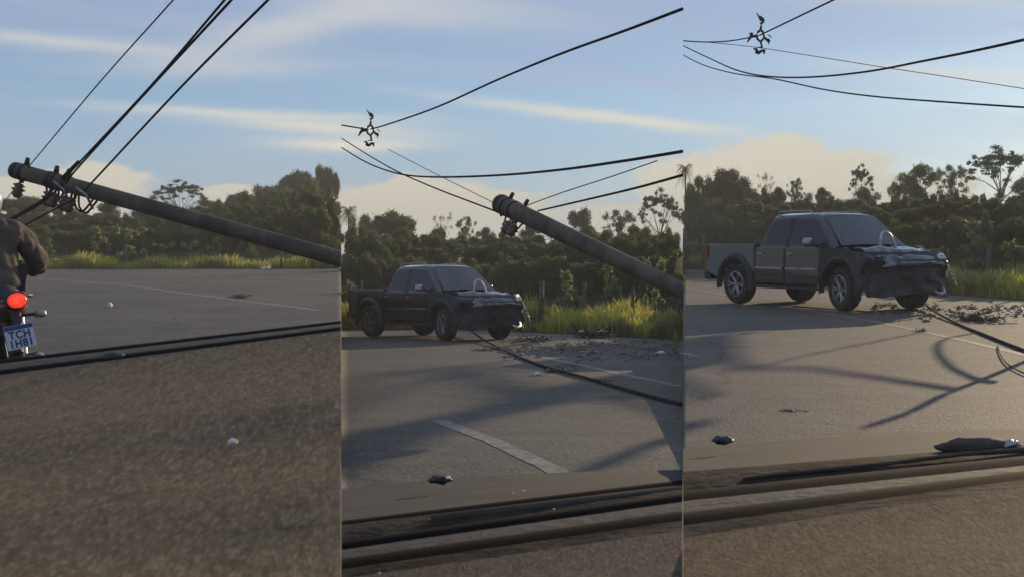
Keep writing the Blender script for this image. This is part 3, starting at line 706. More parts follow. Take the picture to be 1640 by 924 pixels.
cable([(45, 402, 22), (100, 414, 26), (130, 418, 30)], .02, 'slack cable sagging behind the rider elbow in the left view')
A_, B_ = 547.2, 1092.6
cable([(A_, 201, 21), (565, 204, 20.5), (590, 208, 20)], .011, 'short cable between the left edge and the star spacer in the middle view')
cable([(594, 207, 20), (620, 200, 19.5), (700, 172, 18), (800, 127, 16.5), (900, 86, 15), (1000, 50, 13.8), (B_, 15, 12.8)], [.010, .0155], 'long cable rising right from the star spacer in the middle view')
cable([(A_, 237, 22), (590, 262, 21), (640, 279, 20), (700, 284, 19), (800, 281, 17.5), (900, 272, 16), (1000, 258, 14.8), (B_, 243, 14)], [.009, .018], 'thick cable sagging across the whole middle view')
cable([(A_, 222, 21.5), (590, 249, 21), (640, 277, 20.2), (700, 303, 19.4), (760, 326, 18.6), (800, 341, 18)], [.008, .012], 'cable dropping from upper left to the leaning pole tip in the middle view')
cable([(622, 240, 24), (700, 280, 22), (760, 310, 20), (797, 328, 18.3)], .0055, 'faint thin wire reaching the pole tip in the middle view')
cable([(840, 331, 17.5), (900, 309, 16.8), (980, 283, 15.8), (1052, 258, 15)], .0065, 'thin wire from the pole up to the thick cable in the middle view')
cable([(862, 338, 17.5), (940, 320, 16.6), (1020, 301, 15.5), (B_, 281, 14.6)], [.011, .016], 'thick cable from the pole to the right edge in the middle view')
A_ = 1094.4
cable([(A_, 66, 16.2), (1130, 68, 16), (1170, 66, 15.6), (1215, 58, 15)], .009, 'short cable left of the star spacer in the right view')
cable([(1217, 57, 15), (1240, 46, 14.7), (1290, 22, 13.8), (1342, -3, 13), (1400, -32, 12)], [.010, .012], 'cable rising steeply right from the star spacer in the right view')
cable([(A_, 74, 17), (1130, 91, 16.5), (1180, 113, 16), (1230, 123, 15.5), (1300, 124, 15), (1390, 115, 14), (1480, 98, 13), (1560, 82, 12.2), (1650, 62, 11.3), (1700, 50, 10.8)], [.0075, .018], 'thick cable sagging and rising to the right edge of the right view')
cable([(A_, 89, 17.5), (1130, 106, 17), (1180, 119, 16.3), (1240, 127, 15.6), (1320, 144, 15), (1400, 155, 14.3), (1500, 163, 13.5), (1650, 173, 12.4), (1720, 176, 12)], [.007, .0125], 'lowest cable crossing the right view beneath the thick one')
cable([(1118, 67, 18), (1200, 75, 17.3), (1300, 90, 16.5), (1400, 106, 15.8), (1500, 121, 15), (1650, 144, 14), (1700, 152, 13.6)], .0052, 'faint beaded wire slanting down across the right view')

def spacer(px, py, D, H, label):
    """diamond shaped line spacer with four clamp arms"""
    root = empty('cable_spacer', P(px, py, D), label, 'spacer', 'star shaped cable spacers')
    k = H / 60.
    ring = [(-.7, 2), (0, 10), (5.5, 6), (6.5, 0), (3, -8), (-.5, -10), (-4, -6), (-7, 0), (-5, 6), (-.7, 10)]
    ring = [(0, 9.5), (4, 6.5), (6, 0), (4, -6), (0, -9.5), (-4.5, -6), (-7, 0), (-4.5, 6)]
    v = lambda q: (q[0] * k, q[2] * k if len(q) > 2 else 0, q[1] * k)
    pts = [v(q) for q in ring] + [v(ring[0])]
    link('ring', mesh('ring', *tube_data(pts, 2.0 * k, 8)), M['plastic'], root)
    def arm(path, rad): link('arm', mesh('arm', *tube_data([v(q) for q in path], [r * k for r in rad], 8)), M['plastic'], root)
    def jaw(path, rad): link('clamp', mesh('clamp', *tube_data([v(q) for q in path], [r * k for r in rad], 6)), M['plastic'], root)
    arm([(0, 9), (1, 15), (1, 22)], [2, 1.8, 3]); jaw([(2, 20), (5, 24), (1, 27), (-2, 31), (-7, 38)], [2.6, 2.8, 3.2, 1.8, .5]); jaw([(4, 22), (5, 27), (0, 33)], [3, 2, .8])
    arm([(-6, 0), (-12, -1), (-16, 0)], [2.2, 2.4, 3.2]); jaw([(-14, 3), (-17, -3), (-22, -11)], [2, 2.8, .8]); jaw([(-13, 2), (-15, 4), (-19, 3)], [2.4, 2, 1])
    arm([(5, -2), (10, -6), (13, -8)], [2, 2.2, 3]); jaw([(12, -5), (14, -9), (13, -14)], [2, 2.8, 1]); jaw([(12, 2), (16, -1), (19, -3)], [.8, 1, .5]); 
    arm([(0, -9), (2, -15), (2, -20)], [2, 1.8, 2]); jaw([(-12, -21), (-7, -22), (-6, -27), (-3, -28), (3, -24), (6, -24), (6, -30)], [1, 2.4, 3.6, 3.2, 2.2, 3, 1])
    jaw([(-5, -19), (0, -19), (2, -20)], [.8, 1, 1])
    root.scale = (1, 1, 1); return root
spacer(593, 209, 20, .47, 'dark star shaped spacer on the wires at the left of the middle view')
spacer(1218, 58, 15, .49, 'dark star shaped spacer on the wires at the top of the right view')

# ------------------------------------------------------------------ leaning concrete poles
def pole(a, b, ra, rb, label, fit):
    A, Bv = P(*a), P(*b); ax = (Bv - A); L = ax.length; ax.normalize()
    root = empty('utility_pole', Bv, label, 'pole', 'leaning concrete poles'); inv = Matrix.Translation(-Bv)
    def add(o): o.parent = root; o.matrix_parent_inverse = inv; return o
    side = ax.cross(Vector((0, 1, 0))).normalized(); up = side if side.z > 0 else -side
    n = 24; pts = [A.lerp(Bv, i / n) for i in range(n + 1)]
    sh = tube('shaft', pts, [ra + (rb - ra) * i / n for i in range(n + 1)], M['concrete'], None, 14); trim(sh, 546 if b[0] < 700 else 1093); add(auto(sh, 50))
    add(tube('top_cap', [A - ax * .015, A + ax * .06], [ra * 1.02, ra * 1.07], M['dark_metal'], None, 14))
    fwd = Vector((0, -1, 0))
    for (t, kind) in fit:
        c = A + ax * t; r = ra + (rb - ra) * t / L
        if kind == 'bolt':      # through bolt seen sticking up above the pole
            add(tube('bolt', [c - up * (r + .03), c + up * (r + .06)], .018, M['dark_metal'], None, 6))
            add(tube('bolt_nut', [c + up * (r + .005), c + up * (r + .085)], [.032, .026], M['dark_metal'], None, 6))
        if kind == 'band':
            add(tube('clamp_band', [c - ax * .04, c + ax * .04], r * 1.09, M['dark_metal'], None, 14))
        if kind == 'insulator':  # stack of porcelain sheds on a bent pin, below the pole
            q = c - up * (r + .02)
            add(tube('pin', [c - up * r * .5, q - up * .10], .014, M['dark_metal'], None, 6))
            prof = [(q - up * .02, .03), (q - up * .04, .075), (q - up * .07, .04), (q - up * .09, .085), (q - up * .12, .045), (q - up * .14, .07), (q - up * .19, .03)]
            add(tube('insulator', [p for p, _ in prof], [x for _, x in prof], M['porcelain'], None, 12))
        if kind == 'brace':
            add(tube('brace', [c + fwd * r, c + ax * .16 - up * (r * .6) + fwd * r, c + ax * .26 - up * (r + .10)], .016, M['alloy'], None, 6))
        if kind == 'loop':
            q = c - up * r; add(tube('slack_loop', smooth_line([q, q - up * .12 + ax * .05, q - up * .16 + ax * .16, q - up * .05 + ax * .24, q + ax * .28 + up * .03], 5), .012, M['cable'], None, 6))
    return root
pole((24, 273, 14.2), (600, 430, 13.6), .090, .078, 'leaning round concrete pole with insulators in the left view, tip above the motorcyclist',
     [(.13, 'band'), (.15, 'bolt'), (.12, 'insulator'), (.55, 'band'), (.60, 'bolt'), (.62, 'band'), (.58, 'insulator'), (.66, 'insulator'), (.64, 'brace'), (.52, 'loop'), (.78, 'bolt'), (.80, 'band'), (.82, 'insulator'), (.9, 'insulator'), (.98, 'brace'), (.7, 'loop'), (1.0, 'loop'), (.94, 'loop')])
pole((802, 327, 18.2), (1130, 483, 10.9), .120, .080, 'leaning concrete pole pointing up left behind the pickup in the middle view',
     [(.04, 'band'), (.16, 'bolt'), (.20, 'band'), (.3, 'loop'), (.42, 'band'), (.45, 'insulator'), (.5, 'loop'), (.62, 'insulator'), (.6, 'bolt'), (.7, 'brace')])

# ------------------------------------------------------------------ unseen cables and pole added beyond the right edge to cast road shadows
def caster(gpts, rad, label, name='power_cable', mt=None, cat='cable', ratio=.435, group='unseen cables added as shadow casters'):
    pts = []
    for q in gpts:
        s = G(*q); t = (ratio * s.y - s.x) / (SUN.x - ratio * SUN.y); t = max(t, .05); pts.append(s + SUN * t)
    o = tube(name, smooth_line(pts, 6), rad, mt or M['cable'], None, 8); tag(o, label, cat, group)
caster([(500, 716), (640, 692), (780, 662), (880, 636), (960, 614), (1040, 598), (1100, 586)], .26, 'unseen pole added beyond the right edge to cast a broad shadow', 'utility_pole', M['concrete'], 'pole', group='unseen poles added as shadow casters')  # extra pole out of view, placed only for its wide shadow band
caster([(540, 586), (640, 594), (720, 604), (790, 612)], .07, 'unseen cable added to cast the shadow left of the pickup shadow')
caster([(540, 634), (640, 619), (720, 604), (760, 598)], .06, 'unseen cable added to cast a slanting shadow over the road')
caster([(770, 582), (752, 592), (765, 606), (800, 628), (830, 660)], .10, 'unseen looped cable added to cast a curling shadow, middle view')
caster([(940, 756), (1000, 730), (1060, 706), (1110, 686)], .075, 'unseen cable added to cast the nearest shadow in the middle view')
caster([(800, 612), (900, 636), (1000, 645), (1093, 672)], .055, 'unseen thin cable added to cast a shadow in the middle view')
caster([(1085, 562), (1180, 577), (1300, 592), (1400, 606), (1530, 626)], .042, 'unseen cable added to cast a shadow spanning the right view', ratio=.445)
caster([(1085, 612), (1180, 594), (1280, 572), (1380, 552), (1480, 532)], .034, 'unseen cable added to cast a shadow rising to the far side', ratio=.45)
caster([(1390, 684), (1450, 664), (1510, 634), (1580, 606), (1660, 572)], .045, 'unseen cable added to cast the nearest shadow in the right view', ratio=.44)
caster([(1560, 534), (1510, 545), (1500, 562), (1520, 588), (1560, 608), (1590, 614)], .038, 'unseen cable loop added to cast a curling shadow, right view', ratio=.445)

# ------------------------------------------------------------------ pickup
def prof_mesh(name, pts, y0, y1, bev=.03, cuts=0, crump=None, seg=3, inset=None):
    bm = bmesh.new(); vs = [bm.verts.new((x, y0, z)) for x, z in pts]; f = bm.faces.new(vs)
    r = bmesh.ops.extrude_face_region(bm, geom=[f]); nv = [e for e in r['geom'] if isinstance(e, bmesh.types.BMVert)]
    for v in nv: v.co.y = y1
    bmesh.ops.recalc_face_normals(bm, faces=bm.faces)
    if bev:
        ed = [e for e in bm.edges if abs(e.verts[0].co.y - e.verts[1].co.y) < 1e-6]
        bmesh.ops.bevel(bm, geom=ed, offset=bev, segments=seg, affect='EDGES', clamp_overlap=True)
    if cuts:
        bmesh.ops.triangulate(bm, faces=bm.faces)
        for _ in range(cuts):
            lg = [e for e in bm.edges if e.calc_length() > .12]
            bmesh.ops.subdivide_edges(bm, edges=lg, cuts=1); bmesh.ops.triangulate(bm, faces=bm.faces)
    if inset:
        for v in bm.verts: v.co = inset(v.co)
    if crump:
        for v in bm.verts: v.co = crump(v.co)
    return from_bm(bm, name)
def crumple(co):
    f = sstep(2.95, 4.0, co.x) ; f2 = sstep(2.6, 3.3, co.x)
    n1 = noise.noise_vector(co * 2.3 + Vector((3, 1, 7))); n2 = noise.noise_vector(co * 6.5)
    c = co + n1 * .09 * f + n2 * .035 * f2
    c.x -= .10 * f * (1 + n1.y * 2); c.z -= .05 * f
    return c
def tumble(co):
    k = 1 - .075 * max(0, (co.z - .75)) ** 1.3 - .04 * max(0, .62 - co.z)
    k *= 1 - .05 * sstep(2.9, 4.1, co.x) - .02 * sstep(-.4, -1.3, co.x)
    return Vector((co.x, co.y * k, co.z))
def arc(cx, cz, r, a0, a1, n=12): return [(cx + r * math.cos(R(a0 + (a1 - a0) * i / n)), cz + r * math.sin(R(a0 + (a1 - a0) * i / n))) for i in range(n + 1)]
def make_pickup():
    root = bpy.data.objects.new('pickup_truck', None); col.objects.link(root)
    A = lambda nm, me, mt, ang=38, par=None: auto(link(nm, me, mt, par or root), ang)
    WB = 3.08; WR = .39
    bedp = [(-.98, .62), (-1.0, 1.20), (.60, 1.21), (.60, .42)] + arc(0, .41, .49, 0, 180) + [(-.55, .48)]
    for s in (-1, 1):
        bs = A('bed_side', prof_mesh('bed_side', bedp, s * .84, s * .93, .025, inset=tumble), M['paint'])
        fl = []
        for r_, h0 in ((.47, .86), (.58, .84)): pass
        V = []; Fc = []; n = 20
        for i in range(n + 1):
            q = R(-12 + 204 * i / n)
            for (rr, yy) in ((.475, .90), (.475, .985), (.52, 1.0), (.575, .94), (.585, .90)): V.append((rr * math.cos(q), s * yy, .41 + rr * math.sin(q) * 1.04))
        for i in range(n):
            for k in range(4): Fc.append((i * 5 + k, i * 5 + k + 1, i * 5 + k + 6, i * 5 + k + 5))
        A('wheel_arch_flare', mesh('wheel_arch_flare', V, Fc), M['plastic'])
        fp = [(3.57, .42), (3.95, .44), (3.98, .95), (3.75, 1.06), (2.86, 1.14), (2.50, 1.12), (2.50, .42)] + arc(WB, .41, .48, 180, 0)[0:]
        fp = [(3.56, .42), (3.95, .44), (3.98, .95), (3.75, 1.06), (2.86, 1.14), (2.50, 1.12), (2.50, .42)] + arc(WB, .41, .48, 180, 0)
        A('front_fender', prof_mesh('front_fender', fp, s * .78, s * .925, .03, cuts=4, crump=crumple, inset=tumble), M['dusty'])
        Vf = [(WB + v[0], v[1], v[2]) for v in V]
        Vf = [crumple(Vector(v)) for v in Vf]; A('wheel_arch_flare', mesh('wheel_arch_flare', Vf, Fc), M['plastic'])
        # doors: rear door, front door, each with window, handle and moulding
        for (x0, x1, nm) in ((.62, 1.50, 'rear_door'), (1.52, 2.50, 'front_door')):
            lo = [(x0, .44), (x0, 1.14), (x1, 1.14), (x1, .44)]
            if nm == 'rear_door': lo = [(x0 + .0, .80), (x0, 1.14), (x1, 1.14), (x1, .44), (x0 + .16, .44)]; lo = [(x0, .44), (x0, 1.14), (x1, 1.14), (x1, .44)]
            d = A(nm, prof_mesh(nm, lo, s * .86, s * .935, .02, inset=tumble), M['paint'])
            hx = x1 - .14 if nm == 'x' else x0 + .10
            A('handle', box_me([((hx + .07, s * .935, 1.02), (.17, .035, .032))]), M['chrome'], par=d)
            A('side_moulding', box_me([(((x0 + x1) / 2, s * .945, .735), (x1 - x0 - .06, .03, .045))]), M['chrome'] if nm == 'rear_door' else M['alloy'], par=d)
            A('lower_crease', box_me([(((x0 + x1) / 2, s * .935, .60), (x1 - x0 - .08, .02, .018))]), M['paint'], par=d)
        # side step
        A('side_step', prof_mesh('side_step', [(.62, .34), (.62, .39), (2.5, .39), (2.5, .34)], s * .80, s * .98, .015), M['plastic'])
        for x in (.9, 1.6, 2.3): A('step_bracket', box_me([((x, s * .75, .36), (.05, .2, .05))]), M['under'])
        # mirror on a stalk
        m = A('door_mirror', lump_me((2.36, s * 1.06, 1.24), (.06, .13, .085), 3), M['chrome' if s < 0 else 'paint'])
        A('mirror_stalk', mesh('mirror_stalk', *tube_data([(2.34, s * .84, 1.17), (2.36, s * .98, 1.20)], .028, 6)), M['plastic'], par=m)
        A('tail_lamp', box_me([((-.975, s * .86, 1.02), (.10, .13, .30))]), M['redlamp'])
    A('bed_floor', box_me([((-.18, 0, .72), (1.5, 1.66, .06)), ((.57, 0, .95), (.05, 1.66, .48))]), M['under'])
    tg = A('tailgate', prof_mesh('tailgate', [(-1.0, .66), (-1.02, 1.19), (-.95, 1.19), (-.93, .66)], -.83, .83, .015), M['paint'])
    A('handle', box_me([((-1.025, 0, 1.05), (.03, .22, .06))]), M['plastic'], par=tg)
    A('rear_bumper', prof_mesh('rear_bumper', [(-1.10, .46), (-1.12, .62), (-.96, .64), (-.88, .46)], -.90, .90, .03), M['dusty'])
    A('number_plate', box_me([((-1.115, 0, .55), (.02, .38, .12))]), M['plate'])
    A('chassis', box_me([((1.45, .42, .50), (4.6, .14, .14)), ((1.45, -.42, .50), (4.6, .14, .14)), ((1.7, 0, .50), (1.8, 1.6, .12)), ((0, 0, .40), (.14, 1.3, .14)), ((3.05, 0, .40), (.14, 1.3, .12)), ((3.2, 0, .66), (.9, .9, .36)), ((.75, -.1, .42), (.5, .7, .2))]), M['under'])
    # cab: frame solid, roof, glass panes proud of the frame
    b0, b1 = .61, 2.96
    def ring(x0, x1, yh, z): return [(x0, -yh, z), (x1, -yh, z), (x1, yh, z), (x0, yh, z)]
    secs = [ring(b0, b1, .865, 1.12), ring(.64, 2.91, .85, 1.17), ring(.76, 2.60, .765, 1.48), ring(.84, 2.34, .69, 1.70), ring(.90, 2.24, .63, 1.765), ring(1.06, 2.10, .46, 1.80)]
    bm = bmesh.new(); rows = [[bm.verts.new(v) for v in r_] for r_ in secs]
    for a_, b_ in zip(rows, rows[1:]):
        for i in range(4): bm.faces.new((a_[i], a_[(i + 1) % 4], b_[(i + 1) % 4], b_[i]))
    bm.faces.new(rows[-1]); bm.faces.new(rows[0][::-1])
    bmesh.ops.bevel(bm, geom=[e for e in bm.edges if abs(e.verts[0].co.z - e.verts[1].co.z) > .02], offset=.06, segments=3, affect='EDGES')
    A('cab', from_bm(bm, 'cab'), M['paint'], 50)
    def side_at(x, z):   # half width of the cab at height z
        zs = [1.12, 1.17, 1.48, 1.70, 1.765]; ys = [.865, .85, .765, .69, .63]
        return float(np.interp(z, zs, ys))
    def pane(nm, poly, s, mt, off=.012):
        V = [(x, s * (side_at(x, z) + off), z) for x, z in poly]; V += [(x, s * (side_at(x, z) - .03), z) for x, z in poly]
        k = len(poly); Fc = [tuple(range(k)), tuple(range(k, 2 * k))[::-1]] + [(i, (i + 1) % k, k + (i + 1) % k, k + i) for i in range(k)]
        bm = bmesh.new(); vs = [bm.verts.new(v) for v in V]; [bm.faces.new([vs[i] for i in f]) for f in Fc]
        return A(nm, from_bm(bm, nm), mt, 30)
    for s in (-1, 1):
        pane('side_window', [(.80, 1.19), (.90, 1.50), (.99, 1.655), (1.46, 1.68), (1.46, 1.19)], s, M['glass'])
        pane('side_window', [(1.57, 1.19), (1.57, 1.68), (2.12, 1.67), (2.24, 1.62), (2.62, 1.27), (2.68, 1.19)], s, M['glass'])
        pane('window_frame', [(1.465, 1.15), (1.465, 1.70), (1.565, 1.70), (1.565, 1.15)], s, M['plastic'], .016)
        A('roof_rail', mesh('roof_rail', *tube_data(smooth_line([(.95, s * .60, 1.76), (1.0, s * .60, 1.825), (1.4, s * .60, 1.84), (1.9, s * .60, 1.825), (1.95, s * .60, 1.77)], 4), .016, 6)), M['alloy'])
    def slab(nm, q, off, mt):
        q = [Vector(v) for v in q]; nr = (q[1] - q[0]).cross(q[3] - q[0]).normalized() * off
        V = []; Fc = []; n = 10
        for i in range(n + 1):
            for j in range(n + 1):
                u, v = i / n, j / n; pt = (q[0] * (1 - u) + q[1] * u) * (1 - v) + (q[3] * (1 - u) + q[2] * u) * v
                V.append(pt + nr + nr.normalized() * (.035 * math.sin(math.pi * u)))
        for i in range(n):
            for j in range(n): a_ = i * (n + 1) + j; Fc.append((a_, a_ + 1, a_ + n + 2, a_ + n + 1))
        m2 = len(V); V += [v - nr.normalized() * .02 for v in V]; Fc += [tuple(m2 + k for k in f[::-1]) for f in Fc]
        return A(nm, mesh(nm, V, Fc), mt, 50)
    slab('windscreen', [(2.94, -.79, 1.17), (2.94, .79, 1.17), (2.31, .62, 1.735), (2.31, -.62, 1.735)], .012, M['shield'])
    slab('rear_window', [(.645, .72, 1.22), (.645, -.72, 1.22), (.85, -.60, 1.68), (.85, .60, 1.68)], .012, M['glass'])
    # crushed front end
    V = []; Fc = []; nx, ny = 22, 22
    for i in range(nx + 1):
        for j in range(ny + 1):
            u, v = i / nx, j / ny * 2 - 1; x = 2.84 + 1.12 * u; f = sstep(.25, .8, u)
            z = 1.165 - .07 * u - .03 * v * v + .10 * math.sin(u * 5.2) * f * (1 - .3 * v) + .055 * noise.noise(Vector((u * 5, v * 3, 1)))
            if u > .85: z -= (u - .85) * 1.0
            V.append((x - .12 * f * abs(noise.noise(Vector((v * 3, 4, 2)))), v * (.80 - .03 * u), z))
    for i in range(nx):
        for j in range(ny): a_ = i * (ny + 1) + j; Fc.append((a_, a_ + 1, a_ + ny + 2, a_ + ny + 1))
    m2 = len(V); V += [(x, y, z - .03) for x, y, z in V]; Fc += [tuple(m2 + k for k in f[::-1]) for f in Fc]
    A('crumpled_hood', mesh('crumpled_hood', V, Fc), M['paint'], 60)
    A('inner_front', prof_mesh('inner_front', [(2.7, .5), (2.7, 1.08), (3.55, 1.02), (3.75, .85), (3.78, .5)], -.76, .76, .03, cuts=3, crump=crumple), M['under'])
    V = []; Fc = []; ny, nz_ = 26, 16
    for i in range(ny + 1):
        for j in range(nz_ + 1):
            y = -.90 + 1.86 * i / ny; q = j / nz_; z = 1.07 - .76 * q - .06 * q * abs(y); bl_ = math.sin(math.pi * min(1, q * 1.2)) 
            x = 3.70 + .15 * q ** .8 + .04 * bl_ - .16 * (abs(y) / .95) ** 4 * (1 - q * .5) + .06 * (y / .95)
            nn = noise.noise_vector(Vector((x * 2, y * 2.2, z * 3))); n3 = noise.noise_vector(Vector((x, y * 6, z * 7)))
            cr_ = 1 - 2 * abs((y * 1.9 + z * 2.3 + nn.y * .8) % 1 - .5); V.append((x + nn.x * .05 + cr_ * .035 + n3.x * .018, y + nn.y * .03, z + nn.z * .04 + n3.z * .02))
    for i in range(ny):
        for j in range(nz_): a_ = i * (nz_ + 1) + j; Fc.append((a_, a_ + 1, a_ + nz_ + 2, a_ + nz_ + 1))
    m2 = len(V); V += [(x - .03, y, z) for x, y, z in V]; Fc += [tuple(m2 + k for k in f[::-1]) for f in Fc]
    A('crushed_grille', mesh('crushed_grille', V, Fc), M['dusty'], 25)
    for k in range(3):
        zz = .74 + .09 * k; A('grille_bar', mesh('grille_bar', *tube_data([(3.985 + .05 * noise.noise(Vector((i * .4, k, 0))), -.42 + .95 * i / 12, zz + .03 * noise.noise(Vector((i * .5, k, 3)))) for i in range(13)], .016, 5)), M['dark_metal'])
    A('head_lamp', lump_me((3.80, .80, .97), (.05, .08, .05), 4, .6), M['lamp'])
    A('head_lamp', lump_me((3.84, -.72, .93), (.08, .12, .07), 6, .35), M['glass'])
    r_ = random.Random(3)
    for (a_, b_, rr) in (((3.78, .84, 1.03), (3.84, .88, .92), .028), ((3.82, .88, .92), (3.86, .93, .80), .018), ((3.85, .92, .80), (3.90, .95, .68), .026), ((3.88, .94, .68), (3.95, .99, .58), .040), ((3.94, .98, .58), (4.0, 1.02, .46), .022)):
        a_, b_ = Vector(a_), Vector(b_); L = [a_.lerp(b_, i / 5) + Vector((r_.uniform(-.03, .03), r_.uniform(-.03, .03), r_.uniform(-.01, .01))) for i in range(6)]
        A('torn_panel_edge', mesh('torn_panel_edge', *tube_data(L, [rr * r_.uniform(.5, 1.3) for _ in L], 5)), M['torn'])
    A('bent_hood_strut', mesh('bent_hood_strut', *tube_data(smooth_line([(3.12, -.02, 1.12), (3.12, .0, 1.30), (3.10, .06, 1.41), (3.12, .13, 1.43), (3.18, .20, 1.36), (3.24, .30, 1.10)], 5), .022, 7)), M['torn'])
    A('hanging_trim', mesh('hanging_trim', *tube_data([(3.85, .8, .42), (3.93, .74, .33), (3.98, .60, .30), (4.0, .45, .36)], [.03, .05, .04, .02], 6)), M['alloy'])
    # wheels
    ty = [(.24, -.11), (.30, -.135), (.365, -.13), (.388, -.10), (.392, 0), (.388, .10), (.365, .13), (.30, .135), (.24, .11)]
    for (x, s, steer) in ((0, -1, 0), (0, 1, 0), (WB - .03, -1, -12), (WB + .02, 1, -6)):
        wr = empty_child('wheel', (x, s * .80, WR), root); wr.rotation_euler[2] = R(steer)
        t = A('tyre', mesh('tyre', *lathe_data(ty, 40)), M['rubber'], par=wr)
        for k in range(40):
            pass
        V, Fc = lathe_data([(.245, s * .10), (.255, s * .125), (.235, s * .13), (.215, s * .05), (.20, -s * .08)], 32)
        parts = [(V, Fc)]
        for k in range(6):
            for dq in (-.13, .13):
                q = k * math.pi / 3 + dq
                parts.append(tube_data([(.05 * math.cos(q), s * .085, .05 * math.sin(q)), (.14 * math.cos(q), s * .115, .14 * math.sin(q)), (.235 * math.cos(q + dq * .25), s * .115, .235 * math.sin(q + dq * .25))], [.022, .017, .02], 5))
        parts.append(lathe_data([(.0, s * .12), (.05, s * .115), (.055, s * .06)], 16))
        V, Fc = join(parts); A('rim', mesh('rim', V, Fc), M['alloy'], par=wr)
        V, Fc = lathe_data([(.0, s * .03), (.20, s * .03), (.21, -s * .05)], 20); A('brake_disc', mesh('brake_disc', V, Fc), M['under'], par=wr)
    return root
def box_me(lst):
    bm = bmesh.new()
    for c, s in lst:
        V, Fc = box_data(c, s); vs = [bm.verts.new(v) for v in V]; [bm.faces.new([vs[i] for i in f]) for f in Fc]
    bmesh.ops.recalc_face_normals(bm, faces=bm.faces)
    bmesh.ops.bevel(bm, geom=list(bm.edges), offset=min(.012, min(min(s) for _, s in lst) * .3), segments=2, affect='EDGES')
    return from_bm(bm, 'piece')
def lump_me(c, r, seed=0, amp=.1):
    bm = bmesh.new(); bmesh.ops.create_icosphere(bm, subdivisions=3, radius=1)
    for v in bm.verts:
        k = 1 + amp * 1.6 * noise.noise(v.co * 1.7 + Vector((seed, 0, 0)))
        q = v.co; q = Vector([math.copysign(abs(t) ** .75, t) for t in q]); v.co = Vector((q.x * r[0] * k, q.y * r[1] * k, q.z * r[2] * k)) + Vector(c)
    return from_bm(bm, 'piece')
def empty_child(name, loc, parent):
    o = bpy.data.objects.new(name, None); col.objects.link(o); o.parent = parent; o.location = loc; o.empty_display_size = .2; return o
def seat(root, fx, fy, a, p, off=(3.08, -.80)):
    """stand the vehicle on the sloping road: off is the near front wheel"""
    k = K[p]; zx = Vector((math.cos(a), math.sin(a), k * math.sin(a))).normalized(); nz = Vector((0, -k, 1)).normalized(); yy = nz.cross(zx)
    Mx = Matrix((zx, yy, nz)).transposed()
    fp = Vector((fx * SC[p], fy * SC[p], -CAMH[p] + k * fy * SC[p] + .012)); off = (off[0] * SC[p], off[1] * SC[p]); o = fp - Mx @ Vector((off[0], off[1], 0))
    root.matrix_world = Matrix.Translation(o) @ Mx.to_4x4() @ Matrix.Scale(SC[p], 4)
truck = make_pickup()
tag(truck, 'dark blue grey pickup with crushed front, smaller one in the middle view', 'pickup truck', 'crashed pickups')
seat(truck, -1.54, 29.48, -.864, 2)
truck2 = copy_tree(truck)
tag(truck2, 'dark blue grey pickup with crushed front, larger one in the right view', 'pickup truck', 'crashed pickups')
seat(truck2, 6.10, 22.80, -1.085, 3)

# ------------------------------------------------------------------ motorcycle and rider
def skin_mesh(name, verts, edges, radii, sub=2, wr=0., wscale=6.):
    me = bpy.data.meshes.new(name); me.from_pydata(verts, edges, []); o = bpy.data.objects.new('tmp', me); col.objects.link(o)
    o.modifiers.new('s', 'SKIN'); 
    if not me.skin_vertices: pass
    for i, r in enumerate(radii):
        sv = me.skin_vertices[0].data[i]; sv.radius = (r, r) if not isinstance(r, tuple) else r; sv.use_root = (i == 0)
    m = o.modifiers.new('u', 'SUBSURF'); m.levels = sub; m.render_levels = sub
    dg = bpy.context.evaluated_depsgraph_get(); dg.update(); out = bpy.data.meshes.new_from_object(o.evaluated_get(dg)); bpy.data.objects.remove(o)
    if wr:
        for v in out.vertices:
            n_ = noise.noise(Vector((v.co.x * wscale, v.co.y * wscale, v.co.z * wscale * .5))); n2 = noise.noise(v.co * wscale * 2.4)
            v.co += v.normal * wr * (abs(n_) * 1.6 - .4 + .5 * n2)
    out.name = name; return out
